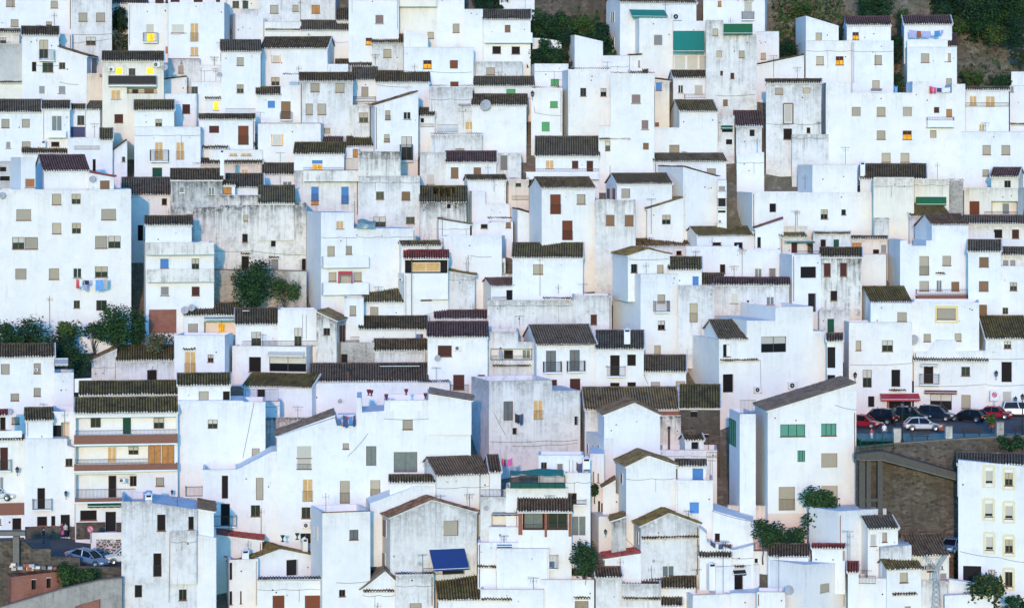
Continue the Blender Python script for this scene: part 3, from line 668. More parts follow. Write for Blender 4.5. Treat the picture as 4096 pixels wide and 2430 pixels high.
H('old stained house with dark green awning and tiny red windows', 2060, 2392, 335, 1150, 'f', m='v', w='b 2215 495 2270 565;n 2133 712 2170 770;t 2057 972 2107 1032', ex='n green2 2064 232 2350 336 .8;q 2000 935 2380 920')
H('white house with a brown wooden balcony and small sash window', 1575, 1990, 765, 1000, 't 700', s=-40, w='w 1622 830 1673 908;i 1782 830 1863 918', ex='W 1690 918 1985 972;d 2010 800 24')
H('white house with broad mossy roof above a blank front', 1635, 2005, 1092, 1500, 't 990 m', s=-88)
H('small white porch block with barred window beside blank front', 1365, 1640, 1245, 1505, 'f', w='b= 1537 1415 1633 1490')
H('narrow white lean-to with bright blue shutter', 1395, 1537, 778, 1250, 's 795', w='u 1405 805 1463 885;t 1397 1195 1435 1240', m='c')
H('tall plain white house with three mauve grey shutters in a column', 960, 1390, 724, 1730, 'fk', w='m 1165 920 1258 1012;m 1262 1170 1335 1265;t 1280 1395 1335 1462', ex='d 1147 695 16')
H('white house with tile coping, dark window and half glazed door', 550, 957, 682, 1340, 'fk', s=-60, w='d 667 860 725 940;H 865 862 922 940', ex='a 930 600 840', D=5)
H('blank white shed with sloping top and blue shaded side', 612, 888, 340, 700, 's 405 -', s=-105, ex='a 552 290 500')
H('plain white wall block beside the sloping shed', 888, 1146, 545, 710, 'f')
H('white house with deep blue side and one barred window', 780, 1095, 957, 1250, 'f', s=-130, w='y 797 1125 845 1220', ex='a 868 1080 1225', D=6)
H('white block with an orange framed window and red flowerpot', 845, 1167, 1230, 1735, 'f', w='H 910 1378 1005 1472;B 955 1616 1040 1699', ex='k 850 1160 1368')
H('white house upper storey with a bright green shutter', 220, 552, 625, 875, 'f', s=-30, w='g 378 772 460 838', D=4)
H('white house with two green shutters and cables on its wall', 187, 492, 866, 1345, 'fk', w='g 372 988 447 1050;g 290 1190 368 1285', ex='q 215 1040 225 1100 485 1130')
H('long wide black roof house with brown railed terrace', 230, 850, 1526, 1755, 't 1345', w='O 328 1564 408 1644;n 585 1569 648 1644;n 728 1569 793 1679', ex='W 135 1644 845 1690;S 140 1686 845 1752')
H('low house with red brown ribbed roof and one dark window', 2190, 2440, 1235, 1500, 't 1095 p', s=-25, w='D 2320 1265 2370 1332', m='v', D=6)
H('worn alley shop with a teal awning over its dark doorway', 2005, 2172, 1130, 1420, 'f', w='X 2050 1240 2155 1290;X 2090 1360 2150 1410', ex='n net 2040 1222 2155 1262 .5', m='v')
H('small blue shaded lean-to with a narrow shuttered window', 1150, 1272, 550, 700, 's 545', w='b 1232 590 1250 655')
H('dark roof scrap below the small blue lean-to', 1145, 1325, 722, 740, 't 685')
T(3, 0)
H('white house at the top edge on the grassy slope', 140, 750, -120, 62, 'f', d=377)
H('peach house corner at the top edge behind a tree trunk', 1235, 1510, -120, 75, 'f', s=80, m='p', d=379)
H('plain white wall with a small beige window near the hillside', -110, 108, 310, 620, 'f', w='b -70 518 -22 580')
H('white house with sloping top beside the hillside and blue shaded end', 370, 690, 155, 440, 's 252 -', s=-100, w='b 465 320 527 407', d=363)
H('white house lower half with two beige windows under the sloping top', 370, 826, 400, 840, 'f', w='b 470 550 545 635;e 662 550 738 635', s=-95, d=362.3)
H('white penthouse with grey tile roof and half lit brown shutter', 770, 1200, 250, 420, 't 175 p', s=-40, w='e 825 315 887 390', d=364)
H('white house with two stacked beige shutters and small grey balcony', 824, 1226, 398, 920, 'f', w='b 1040 540 1112 632;b 1018 785 1090 880', ex='I 1010 862 1110 902;p greyp 1012 868 1108 896', d=361)
H('white penthouse with purple brown roof and washing line', 1330, 1797, 243, 400, 't 165 p', s=-30, D=5, d=363.5)
H('white house beside the grassy slope with three beige shutters', 1360, 1845, 462, 920, 'f', s=-55, w='b 1493 522 1575 612;b 1727 522 1786 603;b 1738 765 1795 835', D=7, d=360.8)
H('white upper block of the house beside the grassy slope', 1360, 1756, 385, 480, 'f', d=361.1)
H('small purple brown side roof next to the washing line', 1757, 1840, 458, 475, 't 340 p', d=361.4)
H('very wide white house with rows of beige shutters and brown railed balcony', 568, 1926, 905, 1625, 'p 568 805 800 805 801 905 1410 905 1411 793 1575 793 1576 905 1795 905 1796 820 1926 820', s=-45,
  w='b 818 1045 905 1135;b 1062 1045 1147 1135;b 1317 1045 1404 1135;b 1062 1275 1147 1362;e 1315 1275 1403 1362;n 1620 1045 1673 1105;o 1740 1065 1798 1140;b 1582 1272 1645 1348;b 1110 1494 1197 1584;b 1295 1494 1380 1584', ex='W 1557 1143 1817 1190;S 1557 1186 1817 1242', D=7)
H('old white house with long tile eave and brown framed door', -20, 520, 815, 1500, 't 785', w='b 70 857 143 922;b 342 857 413 918;i 160 1020 235 1195;D 150 1255 235 1362;D 377 1245 413 1298', ex='p frb 145 1005 250 1205 14;q -20 1205 250 1210 520 1205', m='v')
H('white shed house with dark roof edge rising towards the hillside', -110, 352, 640, 800, 's 545', ex='a 55 540 760')
H('plain white cube in front of the old brown framed door house', 235, 592, 1315, 1640, 'f', s=-35, m='v')
H('white house with lit shutters and a thin terrace rail', 1928, 2352, 882, 1510, 't 860', w='O 1968 938 2037 1025;O 2125 940 2215 1038;O 2062 1212 2113 1270', ex='j 1930 1003 2350 1042')
H('narrow white house by the hillside with a dark stripe roof', 2362, 2540, 838, 1300, 'f', w='y 2365 830 2400 900', ex='k 2365 2520 1222')
H('wide pale house with two beige windows above the purple roof', 1558, 2560, 1288, 1650, 'f', w='b 2095 1417 2175 1510;b 2280 1417 2365 1510;b+ 1688 1492 1768 1670;b 2095 1655 2158 1720;n 1620 1720 1655 1745')
H('tiny white house among bushes high on the slope', 2375, 2560, 700, 850, 'f')
# ---------------------------------------------------------------- second strip
T(0, 1)
H('large white apartment block with many beige blinds and washing under its windows', -30, 1281, 365, 1740, 'p -30 365 868 365 1281 362', w='b 508 408 598 515;h 700 408 788 510;b 160 558 303 667;b 990 555 1133 662;b 510 692 598 798;h 703 692 790 797;H 120 830 238 948;B 242 830 370 948;B 930 818 1048 940;H 1056 818 1178 940;b 150 1137 258 1245;b 478 1135 577 1243;w 715 1132 797 1228;h 928 1115 1053 1222;d 720 1447 780 1522;d 940 1445 1042 1548',
  ex='d 22 425 34;a 485 1400 1700', D=9, m='w')
H('white stair house with a big purple brown roof atop the apartment block', 430, 868, 188, 400, 't 42 p', s=-90, dd=3.0)
H('white stepped parapet with flowerpots beside the purple brown roof', 204, 346, 50, 380, 'f', s=-100, w='c 246 258 357 345', dd=-.3, D=4)
H('white rooftop shed with tan shutters and a red roof edge', 870, 1112, 208, 380, 's 252 r', w='t 977 278 1070 362', ex='d 905 265 34', d=328)
H('shaded alley house with dark openings at the edge of town', -30, 105, 92, 320, 'f', w='X 0 130 60 190;X 0 235 95 280', m='g')
H('low house under a long black ribbed roof with a brown door', 1190, 1666, 422, 880, 't 262', w='D 1345 712 1398 865;D 1580 452 1630 515')
H('grey mould stained house with a dark roof and two small white windows', 1670, 2170, 275, 560, 't 175', w='W 1752 342 1800 398;W 2035 342 2095 422', m='d', d=336, ex='c 2168 -25 190 40')
H('tiny lean-to with an orange lit window beside the stained house', 2170, 2296, 325, 440, 't 290', w='o 2175 342 2262 412', d=337)
H('dark roof and washing yard behind the orange lit window', 2210, 2572, 350, 440, 't 225', d=339)
H('grimy parapet wall between stained house and roof', 2165, 2545, 422, 560, 'f', m='z', d=335.6)
H('old white house streaked with damp above a walled garden', 1664, 2992, 525, 1150, 'p 1664 540 2150 540 2151 520 2540 520 2541 500 2992 500', w='b 2378 613 2420 673;t 1820 605 1885 650;D 2365 798 2420 880;D 2358 1015 2432 1145;t 2830 525 2863 582;D 2788 668 2836 735;X 2647 865 2692 922;y 2643 1043 2723 1155;D 2948 1040 2988 1155', m='z', D=5, ex='k 2350 2445 1005;k 2625 2725 1040;q 2090 960 2460 965 2990 1005', d=334.5)
H('black ribbed roof on the damp streaked house', 2528, 2872, 505, 620, 't 340 m', m='z', d=334.7)
H('white penthouse with ribbed roof over stained balconies', 1420, 1872, 716, 900, 't 637', d=326.8)
H('house of stained concrete balconies with a brick base', 1425, 2090, 886, 1765, 'f', s=-20, w='u 1565 1040 1648 1133;H 1872 1038 1945 1150;y 1568 1310 1652 1400;n 1872 1312 1950 1402;D 1562 1566 1632 1745', ex='Z 1430 885 2090 1000;Z 1437 1145 2090 1265;p k 1455 1537 1722 1765', D=6)
H('peach wall under a long thin dark roof', 1890, 2562, 118, 230, 't 76', w='O 2357 170 2423 218', m='p')
H('low parapet with two small tan windows above the long roof', 2045, 2562, -20, 90, 'f', w='O 2242 10 2317 36;O 2355 10 2455 36', d=350)
T(1, 1)
H('small white house with dark roof tucked beside the concrete balcony', 65, 372, 222, 350, 't 122', w='W 262 287 350 340', ex='a 237 0 330')
H('upper storey with a blue blind and glowing window', 372, 860, 22, 200, 't -80 m', s=20, w='l 547 118 650 175;u 547 80 650 117', D=6, d=344.5)
H('white back wall with an orange lit doorway', 860, 1002, -40, 210, 'f', w='o 945 -30 995 60', ex='j 862 62 1000 180', d=346.5)
H('house with stained concrete balcony and two blue roller blinds', 372, 1004, 183, 640, 'f', w='u+ 540 338 612 475;o 540 476 612 515;u+ 833 338 905 510', ex='Z 463 182 1003 287;j 463 150 860 184', m='v', d=342.8)
H('tall weathered white tower house patched with grey mould', 1000, 1412, -5, 260, 'f', m='z', d=341.2)
H('white house with brown windows below the mouldy tower', 1000, 1600, 236, 770, 'f', s=5, w='d 1172 386 1250 462;t 1422 386 1506 470;H 1143 632 1268 738;d 1465 632 1550 698', m='v', d=340.8)
H('large clean white house with two long balconies and beige shutters', 635, 1556, 588, 1620, 'p 635 588 955 592 956 745 1556 745', s=-140, w='O 785 673 857 750;b 697 918 770 1023;b 877 915 938 998;b 710 1172 787 1262;b 957 1170 1033 1262;b 820 1185 925 1280;b 915 1499 977 1592', ex='S 655 1022 1098 1125;S 655 1280 1098 1388;a 962 480 740', D=7)
H('ruined house with a holed mossy roof and cracked cream wall', 1603, 2056, 497, 880, 't 345 m', w='X 1865 505 1900 550', m='z', hole=(.28, .74, .02, .62), ex='q 2030 510 2035 690')
H('white house with purple brown roof and two tan double windows', 1855, 2348, 104, 350, 't 5 p', w='t 1903 150 1977 255;t 2125 150 2198 233')
H('worn white wall with a blank pale shutter', 1600, 1857, 5, 355, 'f', w='i 1665 217 1745 313', m='v', ex='a 1583 50 230')
H('stepped white house with a scalloped tile eave', 2065, 2442, 277, 520, 't 236', s=-50, D=4)
H('lower step of the stepped white house with a small niche', 2108, 2480, 380, 660, 'p 2108 380 2240 380 2241 505 2480 505', s=-52, D=3, d=343)
H('white house with a mossy sloping edge over a blank wall', 1785, 2090, 662, 1010, 's 712 m', s=-65, ex='a 1812 630 960', D=5)
H('plain white retaining house front above the white framed bay', 1812, 2400, 822, 1310, 'f', s=30, m='w', ex='a 2078 1000 1330;q 2095 1010 2300 1020', D=4)
H('white house under a small mossy roof strip behind the red canopy', 1420, 1808, 918, 1000, 't 880 m', D=4, s=-62, d=329.5)
H('red tiled canopy over a dark balcony with lit interior', 1448, 1876, 1042, 1190, 't 970 r', w='Q 1455 1050 1870 1182;~O 1520 1078 1800 1170', D=3, d=327.9)
H('white house with a tall dark drainpipe and barred window', 1448, 1880, 1185, 1640, 'f', s=-88, w='b= 1610 1355 1713 1450', ex='A 1385 1200 1425 1258;C 1505 1060 1580 8 1 1', D=5)
H('dull white wall with mossy coping next to the drainpipe house', 1878, 2136, 1165, 1500, 's 1208 m', m='v')
H('white framed glazed bay on a terrace', 2186, 2436, 1040, 1240, 'f', w='W 2220 1072 2345 1185;W 2352 1072 2430 1185', D=3)
H('worn terrace parapet below the glazed bay', 2186, 2560, 1190, 1300, 'f', m='v', d=333.2)
H('white cottage with grey roof and iron barred terrace', 2295, 2782, 1308, 1490, 't 1238 p', s=-100, w='d= 2445 1345 2555 1450', ex='j 2305 1415 2780 1455')
H('white house front under a big leaning ribbed roof', 1045, 1447, 1468, 1620, 't 1305 m', w='b 1115 1510 1195 1600')
H('cluttered roof terrace house with a dark low window', 2108, 2510, 690, 840, 'p 2108 690 2290 690 2300 680 2510 680', w='D 2195 703 2262 745;t 2440 685 2490 740', ex='k 2260 2500 655')
H('worn house with grey barred door beside the purple brown roof', 2350, 2590, 12, 290, 'f', m='v', w='y= 2383 33 2458 178')
T(2, 1)
H('peach alley house with a small green window', -30, 165, 272, 500, 'fk', w='G 35 303 88 335', m='p', ex='j 0 428 160 470')
H('white house with two tall rust red doors', 290, 810, 356, 1400, 't 258', s=-122, w='r+ 373 413 477 607;B 633 412 718 510;r+ 490 668 592 860', d=333.5)
H('broad patched white wall with two brown shutters', 806, 1207, 472, 1400, 'f', w='t 918 613 1000 716;t 1102 613 1187 720', m='v', d=333.7)
H('white house with long ribbed roof and one brown barred window', 1025, 1563, 315, 860, 't 222', s=-108, w='B 1068 357 1153 450', sw='t 930 357 955 450;t 985 355 1008 465')
H('white house with a mossy lean-to roof and pale shutter', 1320, 1672, 562, 870, 's 452 m', s=-115, w='h 1465 613 1550 707', sw='W 1237 612 1258 697', ex='a 1350 450 800;a 2008 0 10')
H('tall blank white house with a dark sloping edge and blue side', 1672, 2010, 152, 750, 's 248', s=-250, D=7, ex='a 1985 670 740')
H('white house with wide dark roof behind the tall blank house', 1388, 2092, 98, 290, 't 26', s=-70, w='b 1903 160 1990 235')
H('white block with slanted top beside the dark alley', 2195, 2462, 28, 240, 's 0 -')
H('shaded alley house with small balcony and air conditioner', 2006, 2096, 272, 750, 'f', w='y 2015 330 2085 380;X 2015 450 2085 540;X 2012 570 2085 592', ex='I 2010 450 2092 545;A 2015 630 2055 690')
H('low house with a mossy roof behind a white parapet', 1805, 2372, 820, 960, 't 740 m', s=-130, w='D 1960 880 2045 912;D 2170 880 2255 945')
H('white house with a very long thin dark roof', 1025, 1792, 923, 1110, 't 857', s=-130, w='D 1605 963 1660 1005', ex='a 1345 830 915')
H('pale blue gable house with a white pediment and barred window', 1132, 1542, 1012, 1210, 'g 1328 952 1006 m', s=-150, w='d= 1163 1093 1222 1178;b 1415 1100 1482 1187', ex='q 1140 1045 1530 1040', D=6, d=323.5)
H('large white house with blue shaded side and small balcony', 1256, 1622, 1190, 2010, 'f', s=-270, w='b 1420 1388 1497 1480;H 1425 1644 1495 1734;b 1387 1884 1455 1974', ex='I 1405 1455 1540 1570', D=8, m='w')
H('white house wing with a tall barred shutter door', 1620, 1976, 1300, 1860, 'f', w='b+ 1735 1475 1812 1660', m='v', d=322.6)
H('small white house with green mossy roof and blue shutter', 1530, 1853, 1153, 1320, 't 1037 m', w='u 1763 1212 1823 1302', s=-4, d=324)
H('long white parapet house with a dark door and white window', 1700, 2622, 918, 1250, 'p 1700 918 2215 918 2216 952 2622 952', w='D 2030 1095 2083 1185;W 2370 1135 2440 1225;y= 2510 1135 2575 1215;b 1838 1098 1865 1180', ex='a 2170 1105 1210;a 2248 950 1210;a 1955 840 920')
H('white house with a row of stepped brown roofs', 1976, 2706, 1300, 1660, 't 1236 p', w='i 2135 1372 2210 1475;W 2484 1410 2560 1490;X 2295 1445 2315 1470', m='v')
H('narrow dark roof beside the blue shuttered cottage', 1857, 2062, 1300, 1320, 't 1195', d=328.5)
H('white house with huge mossy roof and single barred window', 5, 692, 1034, 1460, 't 900 m', w='B 207 1095 303 1193', ex='a 275 1010 1400;a 455 1285 1380', s=4)
H('worn white parapet block with one brown window', 600, 972, 1400, 1760, 'f', s=-12, w='n 768 1584 830 1684', m='v', D=5)
H('long worn terrace wall with rust stains', -240, 602, 1448, 1760, 'f', m='v', ex='k 300 585 1438;a 75 1590 1690')
H('white shed house with slanting cap and a small white window', 55, 463, 568, 900, 's 688', s=-60, w='W 225 787 270 838', ex='a 200 520 860', D=5)
T(3, 1)
H('huge white house with towers and three small windows in a row', -155, 1170, 392, 800, 'f', w='D 15 502 80 588;h 515 560 585 655;d 717 560 762 615', s=-148, D=7, ex='a 272 560 740;a 362 220 365')
H('white tower on the huge house with a blue shaded end', 434, 872, 125, 420, 'f', s=-145, dd=2.2, D=6)
H('cream tower beside a dark roof with two aerials', 1030, 1426, 250, 790, 'f', d=339.9, m='c', ex='a 1205 340 500;a 1365 370 500')
H('dark slate coloured roof with a white chimney stack', 900, 1546, 265, 330, 't 130', ex='c 925 95 250 48;a 1432 100 260', d=344)
H('cream house behind a bright green awning', 1430, 1768, 265, 640, 'f', m='c', ex='n green2 1445 435 1742 520 .8')
H('dark stone chimney-like column beside the green awning', 1770, 1907, 285, 640, 'fk', m='sw', D=3)
H('small cream penthouse with purple brown roof', 2180, 2446, 246, 370, 't 165 p', s=45, w='d 2307 278 2370 348', m='c', D=4, d=344)
H('white house with solid parapet and dark red door', 1915, 2441, 350, 650, 'f', s=60, w='r 1967 480 2065 625;V 2180 480 2440 620;~y 2273 500 2345 612', ex='j 2115 580 2438 620', D=5, m='c')
H('worn blue sided house under a sprawling mossy roof', 1385, 1780, 628, 870, 't 515 m', s=-200, D=7, m='v')
H('gabled upper house with a brown roof and tiny side canopy', 1600, 1946, 712, 1000, 't 617 b', s=-165, w='O 1560 770 1585 850', D=6, d=331.5)
H('tall white house with beige shutters and a brick red railed balcony', 1290, 1956, 862, 1480, 'p 1290 862 1365 862 1366 915 1545 915 1546 862 1600 862 1601 720 1956 720', s=-122, w='b+ 1478 1015 1572 1205;b 1703 1013 1787 1108;b 1478 1258 1572 1355;W 1645 1250 1700 1355;t 1790 1265 1868 1355', ex='W 1455 1340 2030 1400;K 1455 1392 2030 1442;k 1635 1725 1195;c 1938 1190 1340 44')
H('long low cream house with a thin brown roof and dark windows', 1902, 2560, 702, 980, 't 632 b', w='D 2205 755 2288 838;n 2382 755 2452 845', m='c')
H('white parapets below the long brown roof', 1950, 2560, 790, 1010, 'p 1950 785 2212 785 2213 842 2290 842 2291 850 2560 850')
H('white house with dark roof and two stacked tan shutters', 1955, 2276, 975, 1610, 't 870', w='t 2062 1025 2155 1122;t 2060 1260 2153 1357;t 2045 1489 2138 1584')
H('small roofed veranda with two wide grey windows', 2278, 2492, 1006, 1130, 't 940', w='y 2290 1050 2352 1118;y 2360 1050 2420 1118', m='c', d=330)
H('pale house with a small white framed window at the picture edge', 2272, 2560, 1112, 1640, 'f', w='H 2362 1270 2432 1352;d 2290 1517 2345 1582', m='w')
H('white shed with a short purple roof slab', -125, 152, 750, 960, 's 660 p', w='D -105 830 -70 930')
H('small cream wall with a bare aerial on it', 120, 386, 725, 830, 'f', m='c', ex='a 270 570 790')
H('cream terrace room with brown door and thin green awning', 120, 373, 832, 1010, 't 800 m', s=-110, w='n 228 885 287 1000', m='c', ex='n net 150 865 430 885 1.0', D=4)
H('white house with dentil cornice and a green door', 440, 812, 772, 970, 'f', w='D 512 853 565 945;G 640 853 693 945', ex='k 450 800 802', m='v')
H('white house with wide brown framed opening and terrace', 235, 517, 1000, 1660, 'f', s=-120, w='D 318 1117 470 1230;X 392 1378 470 1560', ex='j 255 965 500 1000', D=5)
H('patched white house with two tall dark red windows', 510, 916, 1026, 1640, 't 945', w='n 545 1083 613 1215;n 703 1080 770 1213;D 610 1353 677 1450', m='z')
H('cluttered terrace under patched green awning with ochre wall', 815, 1168, 850, 1010, 't 832 m', w='o 820 885 912 990;D 1025 950 1085 993;y 1100 900 1160 985', m='p')
H('white moulded house front below the cluttered terrace', 912, 1152, 1000, 1310, 'f', s=18)
H('grey white blank tower behind the cluttered terrace', 1040, 1182, 665, 880, 'fk', m='v')
H('white gabled annex with green mossy roof', 1005, 1396, 1466, 1600, 't 1325 m', s=-120, D=6, d=325)
# ---------------------------------------------------------------- third strip
T(0, 2)
H('white house with grey brown roof and washing on its flat terrace', -30, 531, 520, 1330, 't 400', w='B 10 582 93 687;B 330 575 397 678;B 330 815 397 898;B 105 870 185 942;B 115 1100 190 1170', ex='a 80 855 1060;d 95 1048 32;A 335 610 372 650', d=309.8)
H('white terrace wing below a striped awning', 529, 720, 668, 1330, 'f', D=5, ex='j 540 565 700 662;n greyp 537 532 665 600 .9', d=309.2)
H('worn gabled end with a tiled sloping edge beside the garden', 893, 1142, 552, 770, 's 440', m='v')
H('worn low house with mossy dark roof and one brown door', 1140, 1702, 552, 775, 't 412 m', w='D 1437 640 1532 762', m='v', ex='a 1490 600 760')
H('low hip roof tops of the loggia apartment house', 778, 1736, 886, 930, 't 762 m', d=300.5, ex='a 865 760 900')
H('apartment house with brown banded loggias, iron railings and an amber glazed bay', 735, 1736, 1062, 2278, 't 922 m', w='P 740 1095 1720 1285;~d 883 1118 982 1215;~G 1200 1120 1278 1280;~H 1502 1118 1603 1225;P 740 1372 1440 1562;~O 1050 1400 1135 1560;~H 1255 1400 1352 1480;o 1447 1372 1572 1560;o 1578 1372 1703 1560;P 740 1652 1335 1905;~D 1058 1685 1135 1902;~d 1268 1688 1335 1790;B 1523 1688 1603 1775;D 783 2008 945 2110;X 1030 2022 1132 2222',
  ex='K 723 1282 1730 1366;j 735 1232 1722 1284;K 723 1566 1730 1624;j 735 1514 1440 1568;p w 723 1600 1730 1626;j 742 1806 1320 1905;K 730 1896 1340 1932;n net 855 1935 1180 1985 .5;p s 743 2128 1028 2288;p s 1134 2128 1185 2288;A 1162 1690 1222 1735', m='w', d=296.5, D=6)
H('white house with hip roof and two tan framed windows', 1737, 2250, 796, 1010, 't 687 m', w='B 1942 848 2037 945;D 2177 848 2245 948', d=299.6)
H('tall plain white house front with one half shut window', 1737, 2592, 950, 1990, 'p 1737 940 2375 940 2376 952 2592 952', w='H 2030 1125 2125 1215;B 2460 1405 2535 1484;P 2180 848 2182 850;X 1870 1947 1972 1999', ex='I 1812 1779 1975 1886;q 2480 960 2370 1500', d=299, D=6)
H('slim white house with a small mossy roof and dark balcony door', 252, 516, 1136, 1330, 't 1022 m', d=297.2, s=-8)
H('white house with wrought balcony, brown door and stone plinth', 238, 730, 1312, 2285, 'p 238 1312 656 1312 657 1380 730 1400', w='D 365 1791 440 1999;D 362 2069 460 2164;D 500 2064 540 2161;X 593 2051 682 2274;d 640 1504 708 1579', ex='I 318 1904 500 2014;p s 245 2169 592 2285;p s 684 2169 728 2285', d=297, D=6)
H('white back wall with a dark terrace door and aerial', 515, 737, 1045, 1330, 'f', w='X 518 1180 597 1305;V 597 1150 680 1305', d=299.3, ex='a 632 1040 1300')
H('little white house with a red roof edge at the left picture edge', -30, 77, 1087, 1250, 't 1042 r', w='D 0 1092 55 1228', d=299)
H('white house with tile band and dark red balcony door', -30, 238, 1328, 1960, 't 1292', w='n 0 1395 78 1620;y 0 1685 35 1810', ex='I -20 1520 103 1635;p w -28 1236 215 1300', d=298)
H('white house with pent roof and corrugated blue porch over an orange wall', 1795, 2338, 112, 320, 't 2', w='B 1838 190 1932 283;V 1992 165 2302 303;~l 2132 185 2203 303', ex='n zinc 1990 120 2330 160 1.2;d 1875 35 36;d 1808 60 40;a 2163 60 290', m='w', s=-12)
H('white house with a lit barred door under a tile hood', 1702, 2196, 305, 800, 'f', s=78, w='O+ 1803 465 1910 678;H 2028 490 2085 565', ex='k 1788 1912 452', D=5)
T(1, 2)
H('white house with ribbed roof and a half shut white blind', -200, 216, 200, 430, 't 52', w='H -45 270 50 408', ex='j -130 358 216 410')
H('white terrace wall with a brown half glazed door and ladder', 214, 592, 52, 430, 'f', w='H 375 232 447 410', ex='j 0 358 585 411;q 455 105 455 340;q 490 105 490 340', D=4, d=322)
H('white house with a wide brown veranda below a beige awning', -232, 492, 412, 730, 'f', s=102, w='H 130 515 490 655;D -70 515 48 660', ex='n cream 125 458 478 512 .7;k -130 -60 60', D=5)
H('weathered white tower house with a mossy slanted roof', 590, 786, 75, 620, 's 165 m', s=106, w='d 658 233 722 300', sw='D 812 203 838 365;D 842 200 866 368', m='z', D=5)
H('cyan shaded wall with a barred shutter and small terrace rail', 860, 1052, -60, 345, 'f', w='B 915 15 977 110', ex='j 925 318 1110 356', s=3)
H('low white house with long dark roof and blue red window', 1010, 1677, 249, 350, 't 130', w='u 1565 290 1603 342;r 1604 290 1633 342', ex='a 1560 230 345;q 1060 240 1740 80')
H('low worn house with ribbed dark roof under the blue red window', 1158, 1674, 456, 600, 't 352', m='v')
H('crumbling grey stone wall with a dark brown hatch', 828, 1156, 372, 610, 'f', w='D 800 485 895 590', m='sw', D=4, ex='')
H('long low house with mottled red brown roof and slim metal flue', 530, 1674, 757, 1010, 't 590 b', ex='C 900 650 985 30;k 1205 1600 600', m='w', g=None)
H('white house with a purple ribbed roof and big brown shutter', 1676, 2262, 324, 910, 't 186 p', w='n 1775 402 1912 512;n 1925 687 2035 835;d 2168 687 2235 760', ex='I 1895 785 2070 908;A 1940 395 2003 450;d 1775 528 32;a 1750 240 515')
H('flat dark corrugated shed roof behind the purple ribbed house', 1745, 2262, 146, 200, 't 72 p', m='z', ex='a 2120 -10 75')
H('white house with cluttered upper balcony and pierced parapet', 2262, 2745, 366, 750, 'p 2262 270 2560 270 2561 366 2745 366', w='P 2290 430 2700 545;~D 2420 455 2510 540;~W 2600 450 2680 540', ex='k 2310 2690 612;j 2290 500 2690 545', m='v')
H('white house under a sweeping mossy hip roof with blue shaded end', -120, 547, 812, 1090, 't 690 m', s=165, w='D 10 830 88 925', D=6, ex='a 20 800 950;a 150 750 900', d=312)
H('white yard walls below the mottled roof', 545, 1892, 768, 1010, 'p 545 770 840 770 841 766 1892 760', ex='k 1590 1890 762;d 820 945 22', d=313.8)
H('worn lower house with damp stained parapet', 85, 640, 1105, 1440, 'f', m='z')
H('railed white terrace corner with drying poles', -150, 232, 950, 1120, 'f', s=8, ex='j -100 830 220 950', m='w', d=309)
H('big white house with stepped roof terraces, urn pots and a grey gable roof edge', 210, 2098, 1100, 2330, 'p 210 1292 770 1108 790 1185 976 1185 985 912 1030 912 1036 1055 1252 1040 1256 935 1685 935 1686 880 2098 948',
  w='B 1432 1125 1530 1222;B 848 1355 907 1413;f 1075 1383 1175 1575;f 1345 1440 1575 1640;i 397 1380 543 1500;i+ 400 1500 541 1608;O+ 455 1705 555 1925;b+ 820 1722 915 1943;b+ 1117 1715 1213 1885;d 445 1979 532 2089;d 435 2233 535 2330;P 800 1075 972 1183', ex='q 900 1480 1095 1260;A 460 2120 532 2178;C 790 1590 1960 6;p w 1310 955 1625 1040;q 1250 1115 1690 1115;C 2162 1000 1001 1', m='w', d=294.2, D=7)
H('grey slab roof sloping down behind the big stepped white house', 205, 772, 1290, 1420, 's 1086 y', d=294.9, D=6)
H('pitched roof strip on the big stepped white house', 1684, 2104, 878, 1000, 's 946 y', d=294.35, D=6)
H('white town house with red coping and tall dark shuttered openings', -522, 212, 1612, 2330, 'p -522 1616 -180 1610 150 1440 212 1432', w='D -335 1670 -272 1897;D -345 1944 -255 2164;B 0 1692 72 1911;d -50 1959 40 2070;d -50 2240 45 2290', ex='I -425 2064 -195 2180;a 50 1980 2330', d=294, D=6)
T(2, 2)
H('white house with mottled roof and two glazed balcony doors', 240, 823, 399, 880, 't 213 b', s=-125, w='f 332 452 430 665;f 563 445 662 660;n 385 735 440 880;n 565 725 668 880', ex='I 315 562 485 675;I 547 556 715 668;k 245 820 410', D=8)
H('white house with smooth grey roof, chimney and black shutters', 821, 1287, 441, 880, 't 270 y', w='D 958 497 1052 705;D 1125 490 1210 602;D 958 765 1050 850;D 1127 760 1210 840', ex='I 930 606 1108 715;c 1125 238 345 60')
H('low white house under a dark roof with two hidden shutters', 1283, 1700, 662, 830, 't 510', w='b 1357 757 1445 800;b 1600 750 1690 800', ex='q 1285 660 1330 780')
H('big white house with blue gable side, wide brown window and air conditioners', 2022, 3074, 345, 985, 'p 2022 345 2292 345 2293 160 2572 160 2573 28 2940 22 2941 262 3074 262', s=-325, w='d 2062 390 2133 513;H 2433 312 2678 472;D 2060 680 2162 862', ex='k 2030 2400 562;A 2355 808 2430 860;A 2690 765 2775 822;q 2380 540 2425 545 2428 800;a 2778 630 765', D=10)
H('grey ribbed roof on the blue gable sided house', 2025, 2292, 346, 420, 't 165 k', s=-150, D=7, d=315.4)
H('weathered white house with dark windows and washing on its wall', -225, 667, 745, 1520, 'p -225 752 390 740 395 840 667 842', s=-172, w='f -83 945 10 1135;O+ 212 935 303 1128;X 610 1092 648 1180;X 5 1205 52 1272', m='v', ex='q -220 1340 340 1330 650 1320;q -180 1050 -60 1280;q 0 1380 350 1370 640 1350', D=7)
H('old house under a wide ochre lichen roof and a brick band', 715, 1642, 1030, 1440, 't 822 o', s=-42, m='v', ex='p k 1340 1032 1640 1085', D=8)
